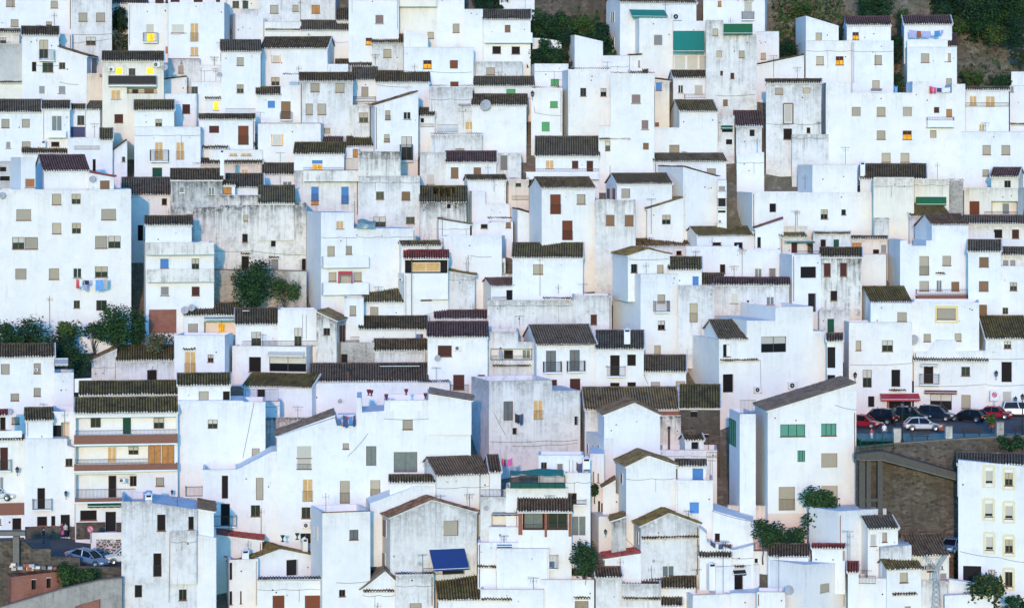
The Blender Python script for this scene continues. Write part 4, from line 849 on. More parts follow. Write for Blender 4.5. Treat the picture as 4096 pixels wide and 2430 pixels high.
H('derelict stone house with sagging mossy roof and black netting', 1640, 2032, 1016, 1440, 't 798 m', w='X 1745 1045 1810 1100;X 1860 1270 1920 1300', m='s', ex='q 1560 840 1800 860 2020 990;q 1600 940 1650 1100', D=6)
H('plain white gable house with dark roof slope', 900, 1446, 1082, 1900, 'g 1197 965 1084 k', s=-62, D=6)
H('lower wing of the plain gable house with small side windows', 898, 990, 1305, 1900, 'f', s=-186, sw='m 732 1360 750 1456;m 784 1380 804 1475;m 836 1375 856 1484', D=8, d=300.8)
H('white rooftop terrace with a little dark roofed hut', 1446, 2002, 1425, 1900, 'f', ex='j 1900 1440 1998 1500;C 1533 1215 1420 22', D=6, d=301.5)
H('little white hut with dark roof and open doorway', 1690, 1872, 1330, 1440, 't 1278', s=-50, w='X 1752 1335 1825 1415', d=303)
H('narrow wall of white rubble beside the derelict house', 1440, 1650, 1088, 1440, 'f', m='z', d=307.6)
H('cream modern house with green windows and a long slanting roof', 2498, 3362, 1045, 2290, 's 778 y', s=-125, w='v 2620 1170 2862 1292;v 3020 1163 3168 1285;v 2788 1425 2862 1537;b 3020 1452 3178 1592;b+ 2605 1780 2762 2010;b+ 3022 1770 3180 1995;D 2562 2087 2745 2200', ex='p p 2500 2040 2866 2289;q 3150 980 3362 1030;C 2540 950 951 1', D=8, m='w', d=292.5)
H('flat terrace wing with green glass beside the cream house', 2224, 2380, 1070, 1830, 'f', s=-102, sw='v 2125 1140 2188 1358', D=6, ex='j 2230 935 2375 1068', d=293.6)
T(3, 2)
H('square white house above a red awning shop', 790, 1407, 180, 1060, 'f', s=-62, w='b 857 355 910 452;H 1113 352 1220 460;H 925 640 1013 812;D 1205 638 1292 806;D 977 897 1040 1003;D 1180 945 1400 1060', ex='n red 1090 870 1470 942 1.4;k 1180 1345 850;q 800 590 1405 575;p pot 1160 945 1178 1060', d=321, D=5)
H('white upper house above the square one with a small beige window', 1002, 1407, -10, 300, 'f', w='b 1263 78 1355 168', d=321.6)
H('white house with a yellow framed window', 1405, 2062, -20, 500, 'f', w='B 1650 40 1832 148;b 1520 290 1590 365;b 1823 285 1888 360', ex='p yel 1630 14 1856 172 20;d 1425 350 52', d=321.8)
H('white corner house with iron balcony above a shop front', 1425, 2142, 556, 1060, 't 516', w='D 1520 600 1615 772;d 1888 610 1973 700;H 1583 870 1795 1030;b 1888 885 1978 1015', ex='I 1485 680 1672 795;n cream 1495 575 1660 605 .7;n maroon 1528 835 1845 872 .6;q 1430 800 2140 780', d=321)
H('white terrace block above the shop front', 1425, 2140, 462, 600, 'p 1425 462 1560 462 1640 352 1838 352 1839 462 2140 452', d=321.3, D=4)
H('white town house with a broad mossy roof on the square', 2125, 2560, 340, 1060, 't 128 m', s=-95, w='H 2305 360 2375 432;D 2280 562 2382 760;i 2290 850 2378 1042', ex='q 2130 530 2560 525;q 2130 790 2560 780', d=320.7, D=8)
H('narrow white corner house with stacked dark doors', 575, 731, 362, 880, 't 297 b', w='X 580 418 657 622;X 580 690 655 832', m='w')
H('shaded white wall with dark green door above the corner house', 500, 800, 60, 320, 'f', w='G 580 143 645 290', m='v')
T(2, 2)
H('peach yard wall under the flat terrace wing', 2105, 2500, 1965, 2150, 'f', m='p', d=294.2, D=1)
# ---------------------------------------------------------------- bottom strip
T(0, 3)
H('tall worn white house with arched window and two railed doors', 1186, 1926, 440, 1500, 'p 1186 445 1418 445 1419 430 1484 430 1488 462 1926 522', w='D 1535 570 1617 733;D 1840 590 1893 720;D+ 1497 948 1577 1178;D+ 1757 970 1835 1200;D 1315 1258 1388 1382;d 1747 1300 1823 1410', m='v', ex='c 1452 365 432 66;a 1735 395 690;q 1660 740 1650 1430', D=8, d=280)
H('small pier block jutting from the worn arched window house', 1668, 1920, 735, 960, 'f', m='v', D=.6, d=279.7)
H('white wall with slanting tiles behind the worn arched window house', 1922, 2088, 520, 900, 's 548', d=281)
H('smooth white curved yard wall beside a concrete buttress', 1918, 2112, 768, 1500, 's 800 -', d=280.6)
H('white low house with red coping beside the courtyard', 2108, 2560, 772, 1200, 's 830 r', d=290.4)
H('white house with tiled hood band and brown shutters', -30, 240, 576, 830, 'f', w='D 120 605 208 722;y -30 610 15 675', ex='p wood -30 462 238 574', d=297.5)
T(1, 3)
H('bright white block with blue shaded side and red coping', 648, 1116, 547, 1500, 'fr', s=-112, w='f 912 718 1000 820;d 812 1303 873 1373', sw='W 578 690 605 808', ex='a 683 360 540;q 780 1235 1115 1220', D=6)
H('large white gable house with blue awning and brown framed window', 1310, 2156, 590, 1500, 'g 1718 432 552 b', s=-160, w='B 1833 628 1977 785;X 1820 1110 2040 1160', sw='m 1175 602 1205 703;m 1235 625 1275 782;m 1230 950 1265 1080', ex='n blue 1690 912 2035 1125 1.8;j 1635 1095 1810 1155;a 1800 380 560;d 1598 1055 22;d 1348 980 10;C 2152 560 1500 7 1 1', m='v', D=7, d=286.5)
H('white house with zinc sloping roof behind the large gable house', 1115, 1957, 460, 800, 'p 1115 462 1500 318 1520 300 1957 292', s=-60, ex='a 1905 180 290', d=289.5)
H('black sheet roof over a white terrace', 1305, 1865, 262, 320, 't 198', D=3, d=290.5)
H('white house with a large brown ribbed roof and drainpipe', 1765, 2277, 190, 600, 't 18 b', s=-160, ex='C 2163 190 540 7 1 1;a 2068 360 520;a 1910 180 290', d=290, D=6)
H('small steep roof piece beside the pink washing', 2285, 2392, 165, 300, 't 5 b', s=-55, d=291)
H('white block with shaded pergola terraces and blue framed windows', 2275, 2605, 695, 860, 'f', d=288)
H('open terrace under a dark blue canopy', 2190, 2605, 405, 720, 'f', w='P 2300 560 2570 690', ex='n navy 2310 545 2570 580 .5;d 2250 510 26;j 2200 325 2400 400', m='v', d=289)
H('white house with blue framed openings beside the tree', 2165, 3082, 846, 1320, 'p 2165 846 2596 846 2597 730 3082 730', w='u 2352 862 2500 878;d 2352 878 2500 908;f 2858 905 2905 1085;D 2348 1120 2432 1300', ex='p bluep 2748 858 2915 1090 22;I 2865 968 2948 1115;k 2165 2345 1090', d=286.8, D=6)
H('white cottage with mossy gable roof and a dark open door', -195, 652, 1045, 1220, 'g 235 912 996 m', s=-150, w='X 297 1008 410 1172', ex='c 473 800 945 52', d=288, D=5)
H('white house with tile band and large rust brown shutters', 18, 777, 1222, 1500, 'fk', w='r 162 1360 278 1490;r 477 1358 695 1490', ex='k 20 775 1205', d=285.6, D=7)
H('white side house with narrow brown framed windows and square chimney', -260, 20, 1010, 1500, 'f', s=-55, w='D -270 1040 -232 1210;D -270 1318 -232 1450;D -155 1318 -140 1440', ex='c -105 910 1180 66', d=287)
H('small white gable with dark tile edges by the bottom edge', 1040, 1362, 1302, 1500, 'g 1262 1128 1222 y', ex='k 1045 1350 1328;a 1190 1420 1490', d=285.8, D=4)
H('plain worn white block with beige shutter at the bottom edge', 1364, 1736, 1160, 1500, 'fk', s=-10, w='B 1502 1435 1617 1490', m='v', d=285.2, D=4)
H('white house under a square mossy ribbed roof at the bottom edge', 1782, 2192, 1408, 1500, 't 1160 m', s=-46, w='b 1925 1482 2040 1500', d=284.8)
H('white roof terrace with a tiny brown door porch', 2192, 2810, 1305, 1500, 'f', s=3, ex='k 2200 2500 1410;a 2710 1180 1300', d=284.5, D=4)
T(2, 3)
H('white gable house with dark roof left slope and tiny side window', 1115, 1602, 105, 700, 'g 1332 2 92 m', s=-102, sw='m 1058 172 1084 262', D=6, d=290.6)
H('white terrace house with two blue shutters', 1600, 1962, 237, 720, 'f', w='u 1735 452 1825 560', d=290.3, D=5)
H('roof terrace room with blue roller door and dark tile eave', 1600, 1890, 102, 260, 't 48', w='u 1762 122 1867 228;D 1602 125 1616 238', d=292.3, ex='a 1935 30 215')
H('dirty white gable house with dark roof and tile band', 1256, 1828, 682, 1210, 'g 1538 560 668 m', s=-142, w='W 1470 1070 1585 1182', sw='m 1120 680 1136 790;m 1168 710 1186 825;m 1220 740 1238 855', ex='k 1262 1825 812;d 1385 1025 16;q 1110 800 1245 920 1250 1180', m='v', D=7, d=287.4)
H('mouldy pier house end with a wall lantern', 972, 1114, 640, 940, 's 595 m', m='d', d=289, D=4)
H('bluish alley house with pairs of narrow windows', 886, 1114, 318, 640, 's 400 -', w='m 915 375 930 490;m 945 380 958 480;m 982 400 998 512;m 1045 430 1060 540', d=295)
H('shaded alley house with a railed stair landing', 764, 902, -20, 600, 'f', w='m 785 150 805 262;m 832 170 852 260;X 840 440 860 560;D 870 460 886 570', ex='j 800 550 940 585', d=296.5, m='w')
H('small dark roof above the alley houses', 890, 1012, 310, 330, 's 240 k', d=294.6, D=3)
H('shaded white stair wall in the alley', 846, 972, 592, 870, 'f', s=-76, d=292.5, D=4)
H('white house beneath a brown canopy with red coping and aerials', 905, 1262, 1010, 1200, 's 955 r', s=-18, ex='a 1055 990 1130', d=286.9, D=4)
H('white house with tree side balcony and big glazed window', 520, 766, 165, 820, 'f', w='D 548 362 632 485;W 583 587 722 780;d 283 60 340 130', ex='I 600 430 722 490;c 728 15 80 70', d=290, D=5)
H('upper terrace with ladder, shutters and blue overalls', 258, 700, -5, 330, 'f', w='d 283 62 340 130;y= 440 78 498 140', d=291.5, D=4, ex='q 560 40 560 160;q 595 40 595 160')
H('rooftop cage of green netting on a white house', -60, 546, 315, 560, 'f', d=288.8, D=5)
H('veranda with brown tile roof and brick pillars', 62, 582, 545, 745, 't 390 b', w='Q 105 552 545 722;~f 120 560 300 715;~d 350 560 540 715', ex='p pot 62 548 102 770;p pot 318 550 342 790;p pot 552 550 582 785;j 105 665 545 722', d=286.6)
H('blank white wall block in front of the blue framed door', -150, 364, 906, 1320, 'f', d=285.9, D=.8)
H('bright white terrace with scalloped parapet and barred shutter', 280, 802, 1210, 1500, 'f', w='b= 615 1415 745 1490', ex='k 600 765 1395', d=285.3, D=3)
H('small worn tower with a brown ribbed roof', 820, 1073, 1187, 1500, 't 1097 b', s=-32, m='v', d=284.9)
H('dark ribbed roof stretching behind a worn parapet', 1075, 1790, 1290, 1420, 't 1187', d=286.3)
H('worn white parapet block with drain spouts', 1074, 1456, 1252, 1500, 'f', m='v', ex='k 1075 1450 1400', d=284.6, D=3)
H('lower dark roof scrap beside the worn parapet', 1458, 1660, 1462, 1500, 't 1365', d=285)
H('white cube terrace with blue side and planters', 1766, 2136, 1355, 1500, 'f', s=-102, ex='a 1800 1100 1340;a 2062 820 1340', d=283.8, D=4)
H('bright white flat roofed house with hooded brown door', 1990, 2416, 1075, 1500, 'f', s=-220, w='D 2172 1165 2258 1350', ex='n blk 2155 1112 2275 1170 .4;k 2168 2272 1095;c 1945 1040 1260 70', d=285.7, D=6)
H('white shed roofed house with washing on its yard wall', 1958, 2356, 530, 930, 's 640 -', w='D 1980 755 2030 830', ex='q 1955 535 2356 640', d=289.2, D=6)
H('white yard block below the washing line', 1830, 2358, 868, 1060, 'p 1830 700 1900 760 1905 840 2160 920 2356 868', d=287.2)
H('dark tiled lean-to between two white houses', 1830, 2140, 992, 1030, 't 885', d=286.6)
H('white wall pieces among dark bushes', 2357, 2560, 928, 1060, 'fr', w='X 2370 1000 2400 1045', d=287.6)
H('broad white terrace at the bottom edge', 2130, 2680, 1340, 1500, 's 1335 -', d=283.9)
T(3, 3)
H('white apartment block with yellow framed windows and garage', 1858, 2620, 40, 1420, 's 112 -', w='J 2120 145 2196 272;h 2312 165 2392 290;J 2115 462 2196 592;J 2312 488 2392 612;J 2125 788 2200 918;h 2315 815 2395 942;d 2315 1132 2392 1272;X 1905 1075 2082 1228;H 2150 1110 2218 1250',
  ex='p yel2 2095 85 2220 298 25;p yel2 2288 108 2415 320 25;p yel2 2092 408 2218 620 25;p yel2 2288 432 2415 645 25;p yel2 2100 735 2222 942 25;p yel2 2288 760 2415 970 25;p yel2 2286 1085 2412 1300 25;q 1870 930 2260 990 2560 1040;a 2430 920 1100', d=285.5, D=4.5)
H('grey brown roof above the yellow framed apartment block', 1850, 2640, 88, 120, 't -12 y', D=6, d=285.9)
H('white shed house with a long blue side below the stone wall', 690, 1157, 540, 900, 's 512 -', s=-290, m='w', d=285.3, D=4.5)
H('white cottage with grey brown roof and two pale shutters', 975, 1269, 712, 1000, 't 600 y', s=-128, w='i 1000 762 1060 880;b 1115 745 1163 842', d=284.9, D=4.5)
H('white yard wall below the grey brown cottage', 1100, 1402, 890, 1120, 'p 1100 895 1402 868', s=-130, m='v', d=284.2)
H('white house with flat green moss roof', 1160, 1497, 1108, 1500, 't 1020 m', s=-162, w='b 1287 1137 1367 1238;b 1335 1465 1395 1490', ex='k 1210 1450 1362', d=282.6, D=5)
H('cream house with a wide brown mossy roof', 1412, 1768, 976, 1400, 't 775 b', s=-135, w='b 1555 1050 1630 1130;y 1680 1140 1750 1205', m='c', d=284.5, D=5)
H('white roof terrace house with blue side and satellite dish', 355, 882, 1060, 1500, 's 1030 -', s=-358, w='b 508 1237 605 1342', ex='d 205 1310 48;a 700 1150 1460;a 105 970 1320', d=281.5, D=5)
H('small dark red roof beside the roof terrace', 780, 884, 1138, 1300, 't 1045 r', d=282.5)
H('low white rooms with red roofs behind the roof terrace', 430, 752, 905, 1060, 't 872 r', w='b 120 900 130 910', ex='a 748 850 1010;a 780 720 1040;a 800 740 1040', d=284.8)
H('low rust roof beside bushes', 10, 392, 985, 1060, 't 872 b', d=284.8)
H('plain white yard wall between moss roof and terrace', 880, 1162, 1195, 1500, 'f', D=3, ex='a 960 1110 1190;j 880 1165 1050 1250', d=283)
H('low white wall along the bottom edge with dark coping', 1725, 2202, 1362, 1500, 's 1342 -', D=1, d=281.5)
H('white ramp wall below the garage', 1768, 2010, 1205, 1400, 's 1240 -', D=1, d=283.5)
H('white block under the lattice mast', 1488, 1770, 1225, 1500, 'f', D=4, m='v', d=283.4)
H('white wall corner with a flat top at the bottom edge', -110, 168, 1330, 1500, 'f', D=3, d=280)
# ---------------------------------------------------------------- ground
PZ = -30.54            # level of the square
def street_z(x, d): return -41.5 - max(0, x + 48) * .13 - max(0, 297 - d) * .03
def ground_z(x, d):
    r = 2430 - (d - 285) / 90 * 2430.0
    z = -(r - YH) / F * d - 2.6
    if d > 373: z = max(z, z + 2.0) if d > 376 else z + (d - 373) / 3 * 2.0
    if x > 36 and d < 327: z = min(z, PZ - .6) if d > 290.5 else min(z, -42.5)
    if x < -37 and d < 299: z = min(z, street_z(x, d) - .6) if d > 280 else min(z, -47)
    if d < 280: z = min(z, -52)
    if 24 < x < 36 and 286 < d < 292: z = max(z, -42.2)
    return z
def sheet(name, xs, ys, zf, mat, kind='structure'):
    mb = MB(); k = mb.m(mat)
    for y in ys:
        for x in xs: mb.v.append((x, y, zf(x, y)))
    n = len(xs)
    for j in range(len(ys) - 1):
        for i in range(n - 1): mb.f.append((j * n + i, j * n + i + 1, (j + 1) * n + i + 1, (j + 1) * n + i)); mb.mi.append(k)
    o = mb.build(name, smooth=True); return tag(o, kind=kind)
def rng(a, b, s): return [a + s * i for i in range(int(round((b - a) / s)) + 1)]
def dirt_mat(name, a, b_, c_, sc):
    m, nt, b = nt_new(name); p = pos(nt, 1, 1, 1)
    c = mixc(nt, ramp(nt, noise(nt, p, sc, 8, .75), .38, .62), a, b_)
    c = mixc(nt, ramp(nt, noise(nt, p, sc * 3.3, 6, .75), .52, .66), c, c_)
    nt.links.new(c, b.inputs['Base Color']); b.inputs['Roughness'].default_value = .95
    bp = nt.nodes.new('ShaderNodeBump'); bp.inputs['Strength'].default_value = .8; bp.inputs['Distance'].default_value = .3
    nt.links.new(noise(nt, p, sc * 4, 6, .7), bp.inputs['Height']); nt.links.new(bp.outputs[0], b.inputs['Normal'])
    MATS[name] = m
dirt_mat('hill', (.19, .155, .115), (.11, .105, .062), (.30, .27, .22), .28)
dirt_mat('asph', (.085, .085, .085), (.10, .10, .10), (.13, .13, .125), .5)
dirt_mat('pave', (.15, .27, .22), (.17, .31, .25), (.30, .34, .31), .35)
dirt_mat('scrub', (.05, .055, .028), (.09, .085, .045), (.12, .11, .07), 1.2)
def hill_z(x, d):
    return ground_z(x, d) + .35 * math.sin(x * .31 + d * .23) + .25 * math.sin(x * .83 - d * .6)
sheet('hillside', rng(-110, 110, 2), rng(230, 470, 2), hill_z, 'hill')
sheet('road', rng(36.6, 90, 2), rng(291.2, 322, 2.2), lambda x, d: PZ, 'asph')
sheet('pavement', rng(36.6, 90, 2), rng(291.2, 299.2, 2), lambda x, d: PZ + .02, 'pave')
sheet('street', rng(-70, -36, 1), rng(281, 298, 1), street_z, 'asph')

# scrub tufts over the open slope: nobody could count them
def tufts(name, area, n, mats, h):
    mb = MB()
    for i in range(n):
        u, v = random.uniform(area[0], area[2]), random.uniform(area[1], area[3])
        d = depth_of_row(PY(v)) + random.uniform(-1, 4); x = (PX(u) - CX) / F * d; z = hill_z(x, d); s = h * random.uniform(.4, 1.3); mt = random.choice(mats)
        for q in range(7):
            a = random.uniform(0, 6.28); r = s * random.uniform(.2, .7); c = Vector((x + random.gauss(0, s * .5), d + random.gauss(0, s * .5), z + random.uniform(0, s * .7)))
            e = Vector((math.cos(a), math.sin(a), random.uniform(-.3, .3))) * r * .5; w = Vector((random.uniform(-.4, .4), random.uniform(-.4, .4), 1)) * r * .6
            mb.quad([c - e, c + e, c + e * .5 + w, c - e * .6 + w], mt)
    return tag(mb.build(name), kind='stuff')
T(3, 0); tufts('grass', (-60, -60, 2560, 900), 1500, ['lb', 'lb', 'lb', 'lb', 'lb', 'lm'], .5)
T(2, 0); tufts('undergrowth', (150, 60, 960, 640), 2200, ['ld', 'ld', 'lm', 'lb'], 1.15)
T(3, 0); tufts('undergrowth', (1600, -60, 2560, 170), 800, ['ld', 'ld', 'lm', 'lb'], 1.1); tufts('undergrowth', (1800, 680, 2560, 860), 300, ['ld', 'lm', 'lb'], .7); tufts('undergrowth', (60, -60, 760, 420), 800, ['lb', 'lm', 'ly', 'ld'], .8)

# ---------------------------------------------------------------- plants
def plant(name, label, cat, box, d, mats, group=None, dens=1.0, trunk=True, leafs=.21, zbase=None):
    u0, v0, u1, v1 = box
    if OY == 0: d = min(d, depth_of_row(PY(v1)) + .5)
    a, b = pt(u0, v0, d), pt(u1, v1, d); cx, w = (a.x + b.x) / 2, (b.x - a.x) / 2; z1, z0 = a.z, b.z; hh = (z1 - z0) / 2
    gz = z0 - (.7 if trunk else .6) if zbase is None else zbase
    E = empty(name, (cx, d, gz), 0, label, cat, group); rnd = random.Random(int(abs(u0 * 7 + v0 * 3 + d * 11)))
    t = MB(); top = Vector((0, 0, z0 + hh * .9 - gz)); base = Vector((0, 0, min(-.3, hill_z(cx, d) - gz - .3) if cx < 36 and 'balcony' not in label else -.3)); p = base; r = max(.07, w * .07)
    for i in range(1, 6):
        q = base.lerp(top, i / 5) + Vector((rnd.uniform(-.12, .12) * w, rnd.uniform(-.1, .1), 0)); t.bar(p, q, r, 'bark', 7, r * .82); r *= .82; p = q
    cl = []
    n = 10 + int(7 * dens)
    for i in range(n):
        th = rnd.uniform(0, 6.28); ph = rnd.uniform(-1, 1); rr = rnd.uniform(.3, .9 if not trunk else .8)
        c = Vector((math.cos(th) * w * rr * math.sqrt(max(.1, 1 - ph * ph * .7)), math.sin(th) * w * .8 * rr, z0 + hh + ph * hh * .72 - gz)); cl.append((c, min(w, hh) * rnd.uniform(.36, .62)))
        if i % 2 == 0: m_ = base.lerp(top, rnd.uniform(.45, .9)); t.bar(m_, c, r * 1.1, 'bark', 5, r * .4)
    t.build('trunk' if trunk else 'stem', E)
    k = MB(); N = int(min(7000, 150 * w * hh * 4 * dens + 250))
    for i in range(N):
        c, cr = rnd.choice(cl); v = Vector((rnd.gauss(0, 1), rnd.gauss(0, 1), rnd.gauss(0, 1))).normalized()
        p = c + v * cr * (rnd.random() ** .4) * 1.25
        s = leafs * rnd.uniform(.6, 1.5); nrm = (v + Vector((rnd.gauss(0, .6), rnd.gauss(0, .6) - .3, rnd.gauss(0, .6) + .4))).normalized()
        q = nrm.to_track_quat('Z', 'Y'); mt = mats[0] if rnd.random() < .62 else mats[-1]
        k.quad([p + q @ Vector((-s * .5, 0, 0)), p + q @ Vector((0, -s * .38, .03)), p + q @ Vector((s * .6, 0, 0)), p + q @ Vector((0, s * .38, .03))], mt)
    k.build('crown' if trunk else 'foliage', E)
    return E
T(0, 2)
plant('shrub', 'dark hedge-like bush below the apartment block at the picture edge', 'shrub', (-80, 175, 170, 440), 320.5, ['ld', 'lm'], trunk=False)
plant('shrub', 'large dark bush behind the grey brown roofed house', 'shrub', (120, 140, 430, 480), 320.5, ['ld', 'ld', 'lm'], trunk=False)
plant('shrub', 'dense green bush sloping down beside the white garden wall', 'shrub', (360, 270, 660, 650), 318.5, ['ld', 'lm'], trunk=False)
plant('shrub', 'dark bush between the hedge corner and the large dark bush', 'shrub', (40, 230, 260, 520), 319, ['ld', 'ld', 'lm'], trunk=False)
plant('shrub', 'brownish overgrown bush above the blue shaded yard', 'shrub', (560, 300, 780, 560), 317.5, ['ld', 'lb', 'ld'], trunk=False)
plant('shrub', 'shadowy bush filling the slope below the pale big leaved shrub', 'shrub', (330, 420, 600, 700), 315.5, ['ld', 'ld'], trunk=False)
plant('shrub', 'big leaved pale shrub against the apartment block base', 'shrub', (500, 175, 790, 400), 321.8, ['lm', 'ly'], trunk=False, leafs=.3)
plant('shrub', 'low shrub row trailing down to the blue shaded yard', 'shrub', (580, 400, 860, 700), 316, ['ld', 'lm'], trunk=False)
plant('tree', 'bushy bright green tree at the corner of the apartment block', 'tree', (950, 0, 1300, 400), 319.5, ['lm', 'lm', 'ld'], dens=1.4)
plant('shrub', 'leafy shrubs between the white garden wall and the green tree', 'shrub', (780, 190, 1060, 360), 321.5, ['lm', 'ld'], trunk=False)
plant('shrub', 'dark bush in the gap beside the brick base', 'shrub', (1240, 40, 1430, 410), 321, ['ld', 'lm'], trunk=False)
plant('shrub', 'weedy bush under the brick based house', 'shrub', (1380, 270, 1720, 450), 319.5, ['lb', 'ly', 'lm'], trunk=False)
T(0, 1)
plant('tree', 'spreading dark fig tree in the walled garden', 'tree', (2260, 1065, 2650, 1500), 329, ['ld', 'ld', 'lm'], dens=1.5)
plant('shrub', 'pale creeper bush on the garden stone wall', 'shrub', (2640, 1220, 2900, 1480), 330, ['lm', 'ly'], trunk=False, dens=.7)
T(0, 0)
plant('shrub', 'ivy clump hanging on the gully rock', 'shrub', (1095, 60, 1250, 330), 372, ['ld', 'ld'], trunk=False)
plant('shrub', 'dark bush low in the gully between two houses', 'shrub', (1090, 330, 1260, 560), 370, ['ld', 'lb'], trunk=False)
T(2, 0)
for i, (bx, dd, mm, lb) in enumerate([((150, 70, 400, 400), 369, ['ld', 'lm'], 'rounded dark tree beside the lattice balcony house'), ((370, 130, 640, 350), 371, ['lm', 'ld'], 'broad green tree under the rock wall'), ((580, 170, 870, 360), 370.5, ['lm', 'ly'], 'lighter green tree near the blue gable house'),
    ((820, 170, 960, 560), 367, ['ld', 'ld'], 'tall dark cypress-like tree by the blue gable end')]): plant('tree', lb, 'tree', bx, dd, mm, 'trees under the rock wall')
for bx, dd, mm, lb in [((230, 180, 460, 330), 369, ['ld', 'lm'], 'dense bush between the rounded tree and the broad tree'), ((700, 280, 880, 430), 368, ['ld', 'lm'], 'bush under the lighter green tree'), ((420, 300, 620, 470), 367.5, ['ld', 'ld'], 'shaded bush above the sloping white shed'), ((260, 380, 395, 560), 366, ['ld', 'lm'], 'clipped dark bush in front of the small garden wall'), ((190, 470, 340, 630), 365, ['ld'], 'low dark bush beside the round dish'), ((330, 460, 510, 640), 364.5, ['ld', 'lm'], 'dark bush beside the sloping white shed')]: plant('shrub', lb, 'shrub', bx, dd, mm, trunk=False)
T(1, 0)
plant('tree', 'dark pine clump at the top edge above the tiled roof', 'tree', (2040, -60, 2560, 130), 376, ['ld'], dens=1.3)
T(3, 0)
for bx, dd, mm, lb in [((750, -60, 1250, 240), 372, ['ld', 'ld', 'lm'], 'big dark tree between the two hillside penthouses'), ((1570, -80, 1960, 170), 378, ['ld'], 'dark tree at the top edge beside the peach house'), ((1900, -60, 2300, 300), 377, ['ld', 'lm'], 'broad dark tree on the upper hillside'),
    ((2250, -60, 2560, 260), 377.5, ['ld', 'lm'], 'dark tree at the upper corner of the hillside'), ((2300, 180, 2560, 480), 373, ['ld'], 'dark tree at the picture edge above the slope'), ((1240, 80, 1390, 260), 372.5, ['lm', 'ly'], 'small bright green tree between the penthouses')]: plant('tree', lb, 'tree', bx, dd, mm, 'trees on the hillside', dens=1.2)
for bx, dd, mm, lb in [((1620, 60, 1800, 220), 375, ['ld', 'lm'], 'dark bush behind the washing line penthouse'), ((2100, 60, 2350, 260), 374.5, ['ld', 'ld', 'lm'], 'dense bush between the two upper corner trees'), ((1960, 180, 2160, 330), 373.5, ['ld', 'lm'], 'dark scrub bush below the broad hillside tree'), ((2380, 420, 2560, 640), 371, ['ld', 'lb'], 'dark bush on the rocky slope at the picture edge'), ((1700, 190, 2000, 330), 374, ['lm', 'ly'], 'olive shrub along the crest of the slope'), ((2080, 260, 2380, 420), 373, ['ly', 'lm'], 'dry pale shrub on the upper slope'), ((1850, 690, 2120, 830), 366, ['lm', 'ly'], 'green shrub beside the white shutter house'), ((2150, 710, 2380, 850), 366.5, ['ld', 'lm'], 'dark shrub beside the tiny white hillside house'),
    ((200, 20, 460, 140), 375, ['lm', 'ly'], 'scrubby bush above the sloping top house'), ((100, 380, 270, 560), 368, ['ld'], 'dark bush behind the sloping top house'), ((690, 250, 740, 400), 368, ['ld'], 'dark bush between sloping top house and penthouse'), ((1200, 300, 1320, 620), 366, ['ld'], 'dark thicket between the two penthouse houses'), ((1225, 690, 1330, 900), 362, ['ld', 'lm'], 'low dark bush behind the wide tower house')]: plant('shrub', lb, 'shrub', bx, dd, mm, trunk=False)
T(2, 3)
plant('tree', 'dark green tree in front of the blue framed house', 'tree', (575, 810, 830, 1160), 285.6, ['ld', 'ld', 'lm'], dens=1.4)
plant('shrub', 'bush growing below the cream modern house', 'shrub', (2340, 620, 2560, 890), 286.8, ['ld', 'lm'], trunk=False)
plant('shrub', 'dark plants on the shaded alley balcony', 'shrub', (765, 270, 850, 385), 295.8, ['ld', 'lm'], trunk=False, dens=.5)
T(3, 3)
plant('tree', 'papaya-like green tree before the barred windows', 'tree', (320, 345, 650, 720), 289.3, ['lm', 'ld'], dens=1.4, leafs=.25)
plant('shrub', 'dark bush below the peach ground storey', 'shrub', (-20, 650, 200, 960), 288.4, ['ld', 'ld', 'lm'], trunk=False, dens=1.3)
plant('shrub', 'dark bush between the peach wall and the papaya-like tree', 'shrub', (170, 690, 400, 960), 288.2, ['ld', 'ld', 'lm'], trunk=False)
plant('shrub', 'palm-like bush in front of the garage', 'shrub', (1950, 1180, 2310, 1480), 281.8, ['ld', 'ly'], trunk=False, leafs=.3)
plant('shrub', 'rounded shrub in the lower corner', 'shrub', (2230, 1370, 2560, 1560), 281.2, ['ld', 'lm'], trunk=False)
T(3, 2)
plant('shrub', 'clipped hedge on top of the stone retaining wall', 'shrub', (2200, 1280, 2540, 1425), 290, ['ld', 'lm'], trunk=False)
plant('shrub', 'bush in the brown pot beside the red car', 'shrub', (2125, 1075, 2232, 1160), 301, ['lm', 'ly'], trunk=False, dens=.6)
T(0, 3)
plant('shrub', 'weedy green bushes behind the brick hut', 'shrub', (540, 1050, 790, 1290), 280.4, ['lm', 'ld'], trunk=False)
plant('shrub', 'trailing green weeds beside the concrete wall', 'shrub', (730, 1095, 1010, 1270), 280.3, ['lm', 'ld'], trunk=False)

